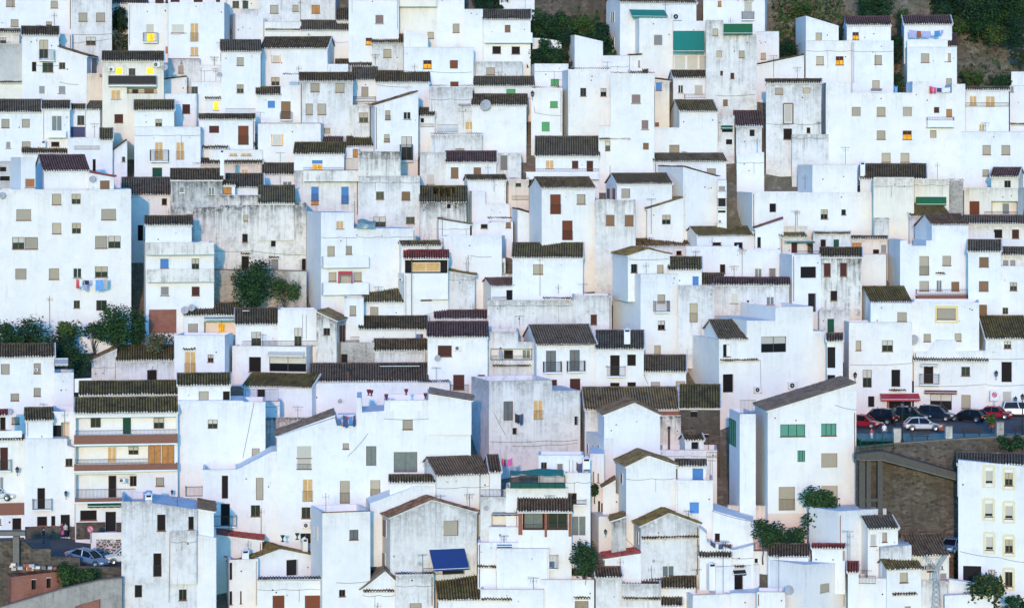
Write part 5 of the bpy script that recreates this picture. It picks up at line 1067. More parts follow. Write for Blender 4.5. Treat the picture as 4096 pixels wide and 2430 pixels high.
# ---------------------------------------------------------------- walls and other built things
def wall_thing(name, label, cat, d, poly, bot, mat, th=.6, cap=None):
    pts = [pt(u, v, d) for u, v in poly]; b = pt(poly[0][0], bot, d).z; o = pts[0]
    E = empty(name, (o.x, d, b), 0, label, cat); mb = MB()
    for p, q in zip(pts, pts[1:]):
        if q.x - p.x < .02: continue
        mb.hexa([(p.x - o.x, 0, 0), (q.x - o.x, 0, 0), (q.x - o.x, th, 0), (p.x - o.x, th, 0), (p.x - o.x, 0, p.z - b), (q.x - o.x, 0, q.z - b), (q.x - o.x, th, q.z - b), (p.x - o.x, th, p.z - b)], mat)
    mb.build('wall_body', E)
    if cap:
        c = MB()
        for p, q in zip(pts, pts[1:]):
            if q.x - p.x < .02: continue
            c.hexa([(p.x - o.x, -.06, p.z - b + .003), (q.x - o.x, -.06, q.z - b + .003), (q.x - o.x, th + .06, q.z - b + .003), (p.x - o.x, th + .06, p.z - b + .003),
                    (p.x - o.x, -.06, p.z - b + .12), (q.x - o.x, -.06, q.z - b + .12), (q.x - o.x, th + .06, q.z - b + .12), (p.x - o.x, th + .06, p.z - b + .12)], cap)
        c.build('coping', E)
    return E
T(3, 2)
wall_thing('retaining_wall', 'tall stone retaining wall holding up the square', 'wall', 290.6, [(866, 1400), (1230, 1365), (1740, 1328), (2240, 1300), (2640, 1285)], 2700, 's', .6, 'conc')
T(3, 3)
def ramp_walk():
    E = empty('walkway', pt(850, 45, 288.2), 0, 'sloping concrete walkway against the stone retaining wall', 'walkway'); o = E.location; mb = MB()
    P = [(866, 35, -14), (970, 44, -30), (1120, 42, -45), (1870, 242, 170)]
    for (u0, lo0, up0), (u1, lo1, up1) in zip(P, P[1:]):
        a, b, c, e = pt(u0, lo0, 288.2), pt(u1, lo1, 288.2), pt(u0, up0, 288.2), pt(u1, up1, 288.2)
        mb.hexa([a - o, b - o, b - o + Vector((0, 2.3, 0)), a - o + Vector((0, 2.3, 0)), c - o, e - o, e - o + Vector((0, 2.3, 0)), c - o + Vector((0, 2.3, 0))], 'concd')
    mb.build('deck', E)
    e = MB()
    for (u0, lo0, up0), (u1, lo1, up1) in zip(P, P[1:]): e.bar(pt(u0, lo0, 288.15) - o, pt(u1, lo1, 288.15) - o, .06, 'conc', 6)
    e.build('edge_trim', E)
    for u0, u1 in ((892, 950), (962, 1005), (1072, 1122)):
        c = MB(); a, b = pt(u0, 44, 288.6) - o, pt(u1, 620, 288.6) - o; c.box(a.x, b.x, a.y, a.y + .6, b.z, a.z - .02, 'concd'); c.build('column', E)
    c = MB(); a, b = pt(952, 415, 288.7) - o, pt(1070, 450, 288.7) - o; c.box(a.x, b.x, a.y, a.y + .4, b.z, a.z, 'concd'); c.build('cross_beam', E)
ramp_walk()
T(2, 0)
wall_thing('rock_wall', 'dark rough stone wall along the top edge above the trees', 'wall', 373.2, [(200, -80), (960, -80)], 260, 's', 1)
wall_thing('garden_wall', 'low white garden wall among dark bushes near the top', 'wall', 367, [(200, 370), (300, 375), (482, 402)], 480, 'w', .3)
T(0, 0)
wall_thing('rock_wall', 'dark mossy rock face in the gully between two tall houses', 'wall', 373.5, [(1060, 30), (1260, 45)], 620, 's', 1.2)
T(0, 1)
wall_thing('garden_wall', 'old stained stone wall of the fig tree garden', 'wall', 331.5, [(2092, 1152), (2700, 1158), (2992, 1165)], 1560, 'sw', .5, 'conc')
T(0, 2)
wall_thing('garden_wall', 'sloping white garden wall beside the bushy green tree', 'wall', 321.8, [(775, 312), (1090, 372), (1100, 395), (1170, 392)], 480, 'w', .3)
wall_thing('yard_wall', 'blue shaded white yard wall between house and bushes', 'wall', 303, [(728, 728), (895, 720)], 860, 'w', .3)
T(0, 3)
BW = wall_thing('boundary_wall', 'white wall with a crazy paved stone panel behind the parked cars', 'wall', 290.5, [(888, 750), (1190, 746)], 1010, 'w', .4)
a_, b_ = pt(940, 815, 290.44) - BW.location, pt(1190, 985, 290.44) - BW.location; m = MB(); m.box(a_.x, b_.x, a_.y, a_.y + .055, b_.z, a_.z, 'crazy'); m.build('stone_panel', BW)
wall_thing('street_wall', 'low brown stone wall along the lower side of the street', 'wall', 281.2, [(-60, 828), (232, 832), (320, 908), (500, 908), (501, 985), (780, 992), (781, 1076), (1190, 1088)], 1420, 's', .5)
wall_thing('concrete_wall', 'sloping grey concrete retaining wall in the lower corner', 'wall', 278, [(-60, 1500), (600, 1305), (980, 1218), (1190, 1196)], 1650, 'n', .8, 'conc')
wall_thing('brick_wall', 'patch of brick wall in front of the concrete retaining wall', 'wall', 277.6, [(730, 1484), (735, 1470), (972, 1400)], 1600, 'k', .3)
H('unfinished red brick hut with a rubble strewn concrete top', 110, 622, 1182, 1470, 's 1122 -', s=-40, w='X 308 1205 352 1305;X 455 1190 497 1288', m='k', d=278.7, D=2.3, n='brick_hut', cat='hut')
def concrete_frame():
    E = empty('concrete_frame', pt(155, 1095, 280.3), 0, 'bare concrete slab on a single post above the brick hut', 'concrete frame'); o = E.location
    a, b = pt(-60, 738, 279.9) - o, pt(242, 780, 279.9) - o; m = MB(); m.box(a.x, b.x, a.y, a.y + 1.2, b.z, a.z, 'conc'); m.build('top_slab', E)
    a, b = pt(126, 784, 280.3) - o, pt(186, 1100, 280.3) - o; m = MB(); m.box(a.x, b.x, a.y, a.y + .6, b.z, a.z, 'conc'); m.build('post', E)
concrete_frame()
def rubble(u, v, d, n, w, label):
    mb = MB(); o = pt(u, v, d)
    for i in range(n):
        x, y, z, s = random.gauss(0, w), random.uniform(0, 1.2), abs(random.gauss(0, .22)), random.uniform(.08, .26)
        mb.hexa([Vector((x + sx * s + random.uniform(-.05, .05), y + sy * s, z + sz * s * .6)) for sz in (-1, 1) for sx, sy in ((-1, -1), (1, -1), (1, 1), (-1, 1))], random.choice(['conc', 'pot', 'p', 'greyp']))
    tag(mb.build('rubble', None, o), kind='stuff')
rubble(300, 1112, 279.4, 60, .9, "")

# ---------------------------------------------------------------- cars
def paint(name, c):
    m, nt, b = nt_new('paint_' + name); b.inputs['Base Color'].default_value = (*c, 1); b.inputs['Roughness'].default_value = .28; b.inputs['Metallic'].default_value = .35
    b.inputs['Coat Weight'].default_value = .25; MATS['car_' + name] = m
for n_, c_ in (('red', (.42, .015, .03)), ('black', (.012, .014, .018)), ('green', (.012, .035, .032)), ('silver', (.52, .53, .55)), ('navy', (.015, .035, .06)), ('blue', (.16, .27, .42)), ('white', (.72, .74, .74))): paint(n_, c_)
plain('lampr', (.5, .03, .02), .2, 0, 0, (1, .15, .05), .35); plain('lampw', (.75, .72, .65), .15, 0, 0)
def car(label, col, u, v, d, yaw, style='hatch', L=4.2, pitch=0, z=None):
    p = pt(u, v, d)
    if z is not None: p.z = z
    E = empty('parked_car', p, 0, label, 'car'); E.rotation_euler = (0, pitch, yaw); W = .86; P = 'car_' + col
    hi = {'hatch': 1.45, 'suv': 1.75, 'sedan': 1.42, 'van': 1.7}[style]; g = .22 if style != 'suv' else .3; sh = hi * .60
    h = L / 2
    # body shell: sections along the length (x: -rear .. +front): x, half width, bottom, shoulder height
    S = [(-h, .70, .42, sh * .86), (-h + .12, .82, .30, sh * .98), (-h + .7, W, g, sh), (-.6, W, g, sh * 1.0), (.6, W, g, sh * .98), (h - 1.0, W, g, sh * .94), (h - .35, .83, .26, sh * .80), (h - .06, .74, .34, sh * .66)]
    if style == 'sedan': S[0] = (-h, .70, .42, sh * .9)
    b = MB(); k = b.m(P); n = 10
    for x, w, z0, z1 in S:
        r = .10
        b.v += [(x, -w + r, z0), (x, -w, z0 + r), (x, -w, z1 - r * 1.5), (x, -w + r, z1 - .03), (x, -w * .5, z1), (x, w * .5, z1), (x, w - r, z1 - .03), (x, w, z1 - r * 1.5), (x, w, z0 + r), (x, w - r, z0)]
    for i in range(len(S) - 1):
        for j in range(n): b.f.append((i * n + j, i * n + (j + 1) % n, (i + 1) * n + (j + 1) % n, (i + 1) * n + j)); b.mi.append(k)
    b.f.append(tuple(range(n))); b.mi.append(k); b.f.append(tuple(range((len(S) - 1) * n, len(S) * n))); b.mi.append(k)
    # roof panel
    rx0, rx1 = {'hatch': (-h + .75, .25), 'suv': (-h + .45, .35), 'sedan': (-h + 1.25, .35), 'van': (-h + .3, .9)}[style]
    rm_ = (rx0 + rx1) / 2
    for xa, xb, za, zc in ((rx0, rm_, hi - .07, hi), (rm_, rx1, hi, hi - .07)):
        b.hexa([(xa, -W + .2, za - .05), (xb, -W + .2, zc - .05), (xb, W - .2, zc - .05), (xa, W - .2, za - .05), (xa, -W + .3, za), (xb, -W + .3, zc), (xb, W - .3, zc), (xa, W - .3, za)], P)
    bx0, bx1 = {'hatch': (-h + .15, h - 1.05), 'suv': (-h + .12, h - 1.05), 'sedan': (-h + .6, h - 1.05), 'van': (-h + .1, h - .6)}[style]
    for sy in (-1, 1):
        for (xa, xb) in ((bx0, rx0), (bx1, rx1), ((bx0 + bx1) / 2 - .05, (rx0 + rx1) / 2)): b.bar((xa, sy * (W - .06), sh - .05), (xb, sy * (W - .22), hi - .03), .055, P, 6)
    for xx in (-h + .75, h - .8):
        for sy in (-1, 1): b.lathe([(.40, -.005), (.34, .02)], 'blk', c=(xx, sy * (W + .004), .33), n=18, axis=(0, sy, 0))
    b.build('body', E, smooth=False)
    gl = MB(); gl.hexa([(bx0 + .04, -W + .07, sh - .06), (bx1 - .04, -W + .07, sh - .06), (bx1 - .04, W - .07, sh - .06), (bx0 + .04, W - .07, sh - .06), (rx0 + .02, -W + .23, hi - .12), (rx1 - .02, -W + .23, hi - .12), (rx1 - .02, W - .23, hi - .12), (rx0 + .02, W - .23, hi - .12)], 'glass'); gl.build('windows_glass' if False else 'window', E)
    for xx in (-h + .75, h - .8):
        for sy in (-1, 1):
            t = MB(); t.lathe([(.20, -.1), (.31, -.09), (.32, 0), (.30, .09), (.2, .1)], 'rubber', n=18, axis=(0, sy, 0)); o = t.build('wheel', E, (xx, sy * (W - .08), .32))
            r = MB(); r.lathe([(.21, .085), (.19, .10), (.06, .07), (.01, .09)], 'alu', n=10, axis=(0, sy, 0)); r.build('rim', o)
    for sy in (-1, 1):
        q = MB(); q.box(h - .30, h - .03, sy * .62 - .16, sy * .62 + .16, sh * .58, sh * .72, 'lampw'); q.build('headlight', E)
        q = MB(); q.box(-h - .02, -h + .18, sy * .68 - .12, sy * .68 + .12, sh * .66, sh * .86, 'lampr'); q.build('tail_light', E)
        q = MB(); q.box(bx1 - .45, bx1 - .28, sy * (W + .09) - .09, sy * (W + .09) + .09, sh + .02, sh + .16, P); q.build('wing_mirror', E)
    q = MB(); q.box(-h - .03, -h + .05, -.26, .26, .45, .57, 'frw'); q.build('number_plate', E)
T(3, 2)
def dz(v): return -PZ * F / (PY(v) - YH)
for a in (('red car half hidden behind the cream modern house', 'red', 935, 1205, 'hatch', -.5, 4.0), ('black car with its nose to the cafe, nearest the red awning', 'black', 1080, 1165, 'suv', 2.6, 4.3), ('dark green off-road car parked behind the silver hatchback', 'green', 1395, 1150, 'suv', -.45, 4.3),
          ('silver hatchback seen side on in front of the dark cars', 'silver', 1510, 1232, 'hatch', .02, 4.1), ('dark navy people carrier in front of the shop door', 'navy', 1650, 1135, 'suv', -.5, 4.3), ('black hatchback with red tail lights beside the red saloon', 'black', 1955, 1145, 'hatch', 2.55, 4.2),
          ('bright red saloon parked before the no entry sign', 'red', 2215, 1115, 'sedan', -.35, 4.2), ('white van at the picture edge of the square', 'white', 2475, 1092, 'van', -.1, 4.4)):
    car(a[0], a[1], a[2], a[3], dz(a[3]), a[5], a[4], a[6], z=PZ + .02)
T(0, 3)
car('pale blue saloon parked downhill beside the brown street wall', 'blue', 850, 1045, 283.6, -.42, 'sedan', 4.6, .16)
car('white off-road car cut off by the arched window house', 'white', 1230, 1050, 285.5, -2.9, 'suv', 4.4, -.03)
car('white car parked at the far left end of the street', 'white', -5, 425, 298.5, -.2, 'hatch', 4.0)
T(3, 3)
car('blue car beneath the stone wall beside the apartment block', 'blue', 1800, 935, 287.6, -2.2, 'hatch', 4.0)

# ---------------------------------------------------------------- street furniture
T(3, 2)
def bench(u, v, label, w):
    d = dz(v); p = pt(u, v, d); E = empty('bench', (p.x, d, PZ + .03), 0, label, 'bench', None); h = w / 2
    m = MB(); [m.box(-h, h, -.25 + .13 * i, -.16 + .13 * i, .42, .46, 'blk') for i in range(4)]; m.build('seat', E)
    m = MB(); [m.box(-h, h, .27 + .03 * i, .30 + .03 * i, .56 + .14 * i, .66 + .14 * i, 'blk') for i in range(3)]; m.build('backrest', E)
    for x in (-h + .3, h - .3):
        m = MB(); m.box(x - .03, x + .03, -.25, -.19, 0, .42, 'iron'); m.box(x - .03, x + .03, .22, .28, 0, .42, 'iron'); m.bar((x, .27, .4), (x, .38, 1.0), .03, 'iron'); m.box(x - .03, x + .03, -.25, .28, .38, .418, 'iron'); m.build('leg', E)
bench(1483, 1330, 'black slatted bench between the two stone piers', 2.2); bench(1990, 1300, 'black slatted bench below the brown plant pot', 2.2); bench(2480, 1275, 'black slatted bench cut by the picture edge', 2.0)
def pier(u0, u1, v0, v1, label):
    d = 291.0; a, b = pt(u0, v0, d), pt(u1, v1, d); E = empty('stone_pier', ((a.x + b.x) / 2, d, b.z), 0, label, 'pillar'); w = (b.x - a.x) / 2
    m = MB(); m.box(-w, w, 0, .8, 0, a.z - b.z, 'sw'); m.build('shaft', E); m = MB(); m.box(-w - .05, w + .05, -.05, .85, a.z - b.z + .002, a.z - b.z + .1, 'conc'); m.build('cap', E)
pier(1228, 1300, 1215, 1380, 'stone pier beside the waiting man'); pier(1735, 1800, 1195, 1340, 'stone pier between two benches'); pier(2235, 2303, 1155, 1310, 'stone pier at the end of the clipped hedge')
def lantern_mesh(mb, s=1.0, z=0):
    mb.lathe([(.06 * s, z), (.13 * s, z + .03 * s), (.19 * s, z + .42 * s)], 'glassw', n=6); mb.lathe([(.22 * s, z + .42 * s), (.24 * s, z + .45 * s), (.12 * s, z + .6 * s), (.03 * s, z + .68 * s), (.02 * s, z + .76 * s)], 'iron', n=6)
    for i in range(6):
        a = 2 * PI * i / 6; mb.bar((.12 * s * math.cos(a), .12 * s * math.sin(a), z + .02 * s), (.2 * s * math.cos(a), .2 * s * math.sin(a), z + .43 * s), .014 * s, 'iron', 4)
def lamp_post(u, vt, vb, label, d=None):
    d = d or dz(vb); p = pt(u, vb, d); H_ = pt(u, vt, d).z - p.z; E = empty('street_lamp', p, 0, label, 'street lamp', 'lamp posts on the square')
    m = MB(); m.lathe([(.16, 0), (.15, .25), (.08, .35), (.06, H_ * .5), (.05, H_ - .8)], 'iron', n=8); m.build('post', E); m = MB(); lantern_mesh(m, 1.0, H_ - .78); m.build('lantern', E)
lamp_post(1312, 935, 1345, 'lamp post in front of the dark green off-road car'); lamp_post(1238, 975, 1190, 'short looking lamp post before the red awning'); lamp_post(1385, 975, 1180, 'lamp post between cafe awning and shop'); lamp_post(2485, 865, 1285, 'lamp post at the picture edge before the white van'); lamp_post(2418, 890, 1090, 'lamp post against the pale garage door')
def wall_lamp(u, v0, v1, d, label):
    a, b = pt(u, v0, d), pt(u, v1, d); s = min(1.15, (a.z - b.z) / 1.25); E = empty('wall_lamp', (a.x, d, b.z), 0, label, 'street lamp', 'wall lanterns')
    m = MB(); m.bar((0, .55, .05), (0, .1, .1), .025, 'iron'); m.bar((0, .5, .45), (0, .05, .12), .02, 'iron'); m.bar((0, 0, .08), (0, 0, .5 * s), .02, 'iron'); m.build('bracket', E); m = MB(); lantern_mesh(m, s, .48 * s); m.build('lantern', E)
wall_lamp(852, 655, 760, 320.4, 'wall lantern between the shaded corner and the square house'); wall_lamp(2230, 640, 745, 320.0, 'wall lantern on the mossy roofed town house')
T(2, 0); wall_lamp(200, 880, 985, 354.3, 'wall lantern on the house with two green shutters')
T(0, 3); wall_lamp(168, 98, 205, 297.0, 'wall lantern at the corner left of the wrought balcony house'); wall_lamp(643, 333, 432, 296.3, 'wall lantern beside the wrought balcony'); wall_lamp(1680, 325, 408, 295.8, 'wall lantern at the end of the loggia apartment house')
T(2, 3); wall_lamp(912, 708, 800, 288.3, 'wall lantern on the mouldy pier')
T(0, 0); wall_lamp(2482, 1382, 1445, 352.0, 'wall lantern beside the rust red door railing')
T(2, 2); wall_lamp(780, 800, 860, 310, 'small lantern below the two balcony house')
T(3, 2)
def planter(u, v, w, h, label):
    d = dz(v); p = pt(u, v, d); E = empty('planter', (p.x, d, PZ + .03), 0, label, 'plant pot'); m = MB(); m.lathe([(w * .36, 0), (w * .5, h), (w * .44, h), (w * .4, h * .9)], 'pot', n=14); m.build('pot', E)
    m = MB(); m.lathe([(w * .41, h * .88), (.01, h * .9)], 'bark', n=14); m.build('soil', E)
planter(2180, 1205, .95, .7, 'big brown plant pot holding a bush'); planter(1692, 1232, .95, .7, 'brown plant pot beside the silver hatchback')
def sign(u, v0, v1, vb, d, label, rect):
    p = pt(u, vb, d); E = empty('road_sign', p, 0, label, 'road sign'); zc = pt(u, (v0 + v1) / 2, d).z - p.z; r = (pt(u, v0, d).z - pt(u, v1, d).z) / 2
    m = MB(); m.bar((0, .04, 0), (0, .04, zc), .04, 'greyp', 8); m.build('pole', E)
    m = MB()
    if rect: m.box(-r * .8, r * .8, -.01, .02, zc - r, zc + r, 'white')
    m.build('plate', E); m = MB(); rr = r * (.5 if rect else 1); zz = zc + (r * .15 if rect else 0); ax = (0, -1, 0)
    m.lathe([(rr, 0), (rr * .7, 0)], 'signred', c=(0, -.03, zz), n=24, axis=ax); m.lathe([(rr * .7, 0), (.001, 0)], 'lilac', c=(0, -.031, zz), n=24, axis=ax)
    b = rr * .62; m.hexa([(-b - .05, -.045, zz + b - .05), (-b + .05, -.045, zz + b + .05), (b + .05, -.045, zz - b + .05), (b - .05, -.045, zz - b - .05)][0:4] + [(-b - .05, -.034, zz + b - .05), (-b + .05, -.034, zz + b + .05), (b + .05, -.034, zz - b + .05), (b - .05, -.034, zz - b - .05)], 'signred')
    m.build('disc', E)
sign(2212, 838, 942, 1060, 319.6, 'white rectangular no parking sign on the square', True)
T(0, 3); sign(882, 682, 748, 850, 289.9, 'round red and blue no parking sign beside the white boundary wall', False)
# green mesh fence on the left of the square
T(3, 2)
def fence():
    E = empty('railing_fence', pt(870, 1440, 290), 0, 'green mesh railing at the corner of the square', 'fence'); o = E.location
    for i, u in enumerate((905, 968, 1045, 1118, 1225)):
        a = pt(u, 1310 + (i > 1) * -60, 290.2) - o; b = pt(u, 1440, 290.2) - o; m = MB(); m.bar(b, a, .04, 'dgreen', 6); m.build('post', E)
    m = MB()
    for z in range(9):
        a, b = pt(870, 1330 + z * 10, 290.2) - o, pt(1228, 1300 + z * 10, 290.2) - o; m.bar(a, b, .012, 'dgreen', 4)
    for i in range(26):
        u = 872 + i * 14; m.bar(pt(u, 1330 - i * 1.2, 290.2) - o, pt(u, 1415 - i * 1.2, 290.2) - o, .010, 'dgreen', 4)
    m.build('mesh_panel', E)
fence()
# lattice mast
T(3, 3)
def mast():
    d = 282.6; p = pt(1648, 1500, d); E = empty('lattice_mast', p, 0, 'grey steel lattice mast with forked arms by the moss roofed house', 'mast'); Z = lambda v: pt(1648, v, d).z - p.z; X = lambda u: pt(u, 0, d).x - p.x
    m = MB(); z0, z1 = 0, Z(1110); w0, w1 = X(1690), X(1668)
    for sx in (-1, 1):
        for sy in (-1, 1): m.bar((sx * w0, sy * w0, z0), (sx * w1, sy * w1, z1), .035, 'greyp', 5)
    for i in range(8):
        a, b = i / 8, (i + 1) / 8; wa, wb = w0 + (w1 - w0) * a, w0 + (w1 - w0) * b; za, zb_ = z1 * a, z1 * b
        for sy in (-1, 1): m.bar((-wa, sy * wa, za), (wb, sy * wb, zb_), .022, 'greyp', 4); m.bar((wa, sy * wa, za), (-wb, sy * wb, zb_), .022, 'greyp', 4)
    m.build('tower', E); m = MB()
    for u, v in ((1540, 975), (1735, 965)):
        for sy in (-.15, .15):
            m.bar((0 - .1, sy, z1), (X(u) - .1, sy, Z(v)), .035, 'greyp', 5); m.bar((.12, sy, z1), (X(u) + .18, sy, Z(v)), .035, 'greyp', 5)
            for i in range(6): f, g = i / 6, (i + 1) / 6; m.bar((-.1 + X(u) * f, sy, z1 + (Z(v) - z1) * f), (.12 + X(u) * g, sy, z1 + (Z(v) - z1) * g), .02, 'greyp', 4)
    m.build('fork_arm', E); m = MB(); m.box(X(1510), X(1720), -.1, .1, z1 - .05, z1 + .05, 'greyp'); m.build('cross_arm', E)
    for u in (1515, 1540, 1700):
        q = MB(); q.lathe([(.05, 0), (.09, .08), (.05, .16), (.09, .24), (.04, .34)], 'blk', c=(X(u), 0, z1 + .05), n=8); q.build('insulator', E)
mast()
def stair():
    T(2, 3); mb = MB(); n = 14
    for i in range(n):
        v = 1180 - i * 26; d = 286.5 + i * .62; a, b = pt(780, v, d), pt(905, v, d); mb.box(a.x, b.x + .4, d, d + 3.5, a.z - 3, a.z, 'conc')
    tag(mb.build('steps_path'), kind='structure')
stair()

# ---------------------------------------------------------------- laundry
def laundry(label, u0, v0, u1, v1, d, items, rail_=False):
    a, b = pt(u0, v0, d), pt(u1, v1, d); o = (a + b) / 2; E = empty('washing_line', o, 0, label, 'laundry'); L = b - a
    m = MB(); sag = lambda f: -.22 * 4 * f * (1 - f)
    for i in range(8): f, g = i / 8, (i + 1) / 8; m.bar(a - o + L * f + Vector((0, 0, sag(f))), a - o + L * g + Vector((0, 0, sag(g))), .012, 'greyp', 4)
    m.build('cord', E)
    for f0, f1, h, mt in items:
        q = MB(); n = 4
        for i in range(n):
            f, g = f0 + (f1 - f0) * i / n, f0 + (f1 - f0) * (i + 1) / n; p, r = a - o + L * f + Vector((0, -.02, sag(f))), a - o + L * g + Vector((0, -.02, sag(g)))
            w0, w1 = .06 * math.sin(i * 2.1), .06 * math.sin((i + 1) * 2.1); hh = h * (1 - .08 * (i % 2))
            for th in (0, .02): q.quad([p + Vector((0, th, 0)), r + Vector((0, th, 0)), r + Vector((0, w1 - .05 + th, -hh)), p + Vector((0, w0 - .05 + th, -hh * .96))], mt)
        q.build('garment', E)
T(0, 1); laundry('clothes line with red, black and blue washing below the apartment window', 735, 1238, 1055, 1232, 325.2, [(.03, .12, 1.1, 'signred'), (.13, .22, .8, 'white'), (.23, .42, .5, 'blk'), (.24, .36, 1.25, 'lilac'), (.43, .52, .5, 'lilac'), (.53, .62, .9, 'white'), (.62, .85, 1.3, 'sky'), (.86, .99, 1.2, 'greyp')])
T(3, 0); laundry('pale washing and a blue cloth on the purple roofed penthouse terrace', 1370, 290, 1720, 292, 361.6, [(.02, .22, 1.0, 'lilac'), (.23, .36, .95, 'pot'), (.38, .62, .8, 'lilac'), (.64, .72, .6, 'white'), (.73, .88, .85, 'bluep'), (.9, .98, .5, 'lilac')])
laundry('red, pink and white towels hanging above the wide tower house', 1575, 838, 1790, 850, 349.6, [(.01, .16, .9, 'signred'), (.18, .32, .75, 'pink'), (.34, .56, .55, 'navy'), (.6, .95, .6, 'white')])
laundry('light blue shirts hanging beside the dark thicket', 1232, 832, 1268, 832, 351, [(.05, .9, .9, 'sky')])
T(1, 2); laundry('dark jeans and shirts hanging in the roof niche', 845, 1078, 975, 1078, 293.6, [(.03, .42, 1.25, 'jean'), (.3, .5, .3, 'signred'), (.46, .76, .95, 'bluep'), (.8, .99, 1.2, 'navy')])
T(2, 2); laundry('striped shirt and dark trousers hanging on the weathered house', 25, 1058, 112, 1060, 306.2, [(.05, .6, 1.0, 'blk'), (.62, .95, 1.25, 'navy')])
T(2, 3); laundry('dark and blue washing on the sloping yard wall', 1935, 820, 2065, 858, 286.6, [(.02, .4, .5, 'navy'), (.45, .65, .6, 'white'), (.62, .98, .5, 'jean')])
laundry('blue overalls on the upper terrace with the ladder', 625, 55, 690, 60, 290.9, [(.05, .3, .9, 'wood'), (.3, .95, 1.1, 'jean')])
T(1, 3); laundry('pink and magenta washing beside the round grey dish', 2395, 18, 2510, 16, 290.8, [(.03, .18, .8, 'signred'), (.22, .38, .8, 'maroon'), (.5, .95, .75, 'pink')])
T(3, 3); laundry('two pairs of dark trousers on the roof terrace line', 285, 942, 500, 942, 285.2, [(.03, .28, 1.05, 'navy'), (.38, .6, .7, 'greyp'), (.68, .85, 1.05, 'jean'), (.88, .99, .4, 'navy')])
T(1, 1)
def drape(label, u0, v0, u1, v1, d, mt):
    a, b = pt(u0, v0, d), pt(u1, v1, d); E = empty('red_cloth', (a.x, d, b.z), 0, label, 'cloth'); w = b.x - a.x; h = a.z - b.z
    m = MB(); m.box(0, w, -.06, 0, h * .72, h, mt); m.build('top_swag', E)
    for x0, x1 in ((0, w * .1), (w * .9, w)):
        m = MB(); m.hexa([(x0 - .02, -.07, 0), (x1 + .02, -.07, 0), (x1 + .02, -.01, 0), (x0 - .02, -.01, 0), (x0, -.07, h * .715), (x1, -.07, h * .715), (x1, -.01, h * .715), (x0, -.01, h * .715)], mt); m.build('side_fall', E)
drape('red cloth draped round a beige balcony shutter', 802, 1163, 943, 1280, 327.6, 'red')
def tarp():
    a, b = pt(985, 655, 329.4), pt(1160, 745, 329.4); o = (a + b) / 2; m = MB(); n = 8; k = m.m('zinc')
    for i in range(n + 1):
        f = i / n; x = a.x + (b.x - a.x) * f; s = math.sin(f * 9) * .12
        m.v += [(x, a.y - .4, b.z), (x + .1, a.y - .2 + s, b.z + (a.z - b.z) * (.5 + .1 * math.sin(f * 7))), (x + .05, a.y + .5, a.z + .15 * math.sin(f * 6) - .1)]
    for i in range(n):
        for j in range(2): m.f.append((i * 3 + j, i * 3 + 3 + j, i * 3 + 4 + j, i * 3 + j + 1)); m.mi.append(k)
    tag(m.build('tarpaulin'), 'grey green tarpaulin heaped on the terrace below the brown windows', 'tarpaulin')
tarp()
T(2, 3)
def net_cage():
    E = empty('net_cage', pt(20, 315, 287.9), 0, 'green shade net stretched over a roof terrace frame', 'shade net'); o = E.location; X = lambda u, v, d: pt(u, v, d) - o
    m = MB(); n = 10; k = m.m('green')
    for i in range(n + 1):
        f = i / n; u = -20 + 520 * f; top = 140 + 8 * math.sin(f * 8) - 15 * f
        m.v += [tuple(X(u, 185 + 6 * math.sin(f * 20), 287.4)), tuple(X(u, top, 289.2)), tuple(X(u, top + 3, 291))]
    for i in range(n):
        for j in range(2): m.f.append((i * 3 + j, i * 3 + 3 + j, i * 3 + 4 + j, i * 3 + j + 1)); m.mi.append(k)
    m.build('net_roof', E); m = MB()
    for u in (-15, 80, 270, 420, 515): m.bar(X(u, 318, 287.5), X(u, 185, 287.5), .035, 'dgreen', 6)
    m.bar(X(-15, 190, 287.5), X(515, 190, 287.5), .03, 'dgreen', 6); m.bar(X(-15, 262, 287.5), X(515, 262, 287.5), .03, 'dgreen', 6)
    for i in range(44): u = -15 + 530 * i / 44; m.bar(X(u, 316, 287.5), X(u, 205, 287.5), .012, 'iron', 4)
    m.build('frame', E); m = MB(); a, b = X(-15, 258, 287.55), X(515, 314, 287.55); m.box(a.x, b.x, a.y, a.y + .02, b.z, a.z, 'net'); m.build('net_skirt', E)
net_cage()
T(1, 2)
for i, (u, v) in enumerate(((1100, 885), (1127, 890), (1273, 930), (1467, 880), (1655, 920))):
    d = 294.0; p = pt(u, v, d); E = empty('urn', p, 0, 'dark clay urn on the white roof terrace parapet', 'urn', 'urns on the roof terrace parapet'); m = MB(); m.lathe([(.14, 0), (.05, .12), (.16, .28), (.22, .55), (.24, .58), (.18, .56), (.14, .4)], 'maroon', n=12); m.build('vessel', E); m = MB(); m.box(-.14, .14, -.14, .14, -.05, -.002, 'conc'); m.build('foot', E)
T(1, 3)
for i, (u, v) in enumerate(((260, 832), (402, 812))):
    d = 290.2; p = pt(u, v, d); E = empty('urn', p, 0, 'green goblet shaped urn on the low courtyard wall', 'urn', 'green urns on the courtyard wall'); m = MB(); m.lathe([(.16, 0), (.05, .15), (.08, .3), (.26, .62), (.22, .6)], 'dgreen', n=12); m.build('vessel', E); m = MB(); m.lathe([(.2, -.05), (.2, -.002), (.0, -.002)], 'dgreen', n=12); m.build('foot', E)

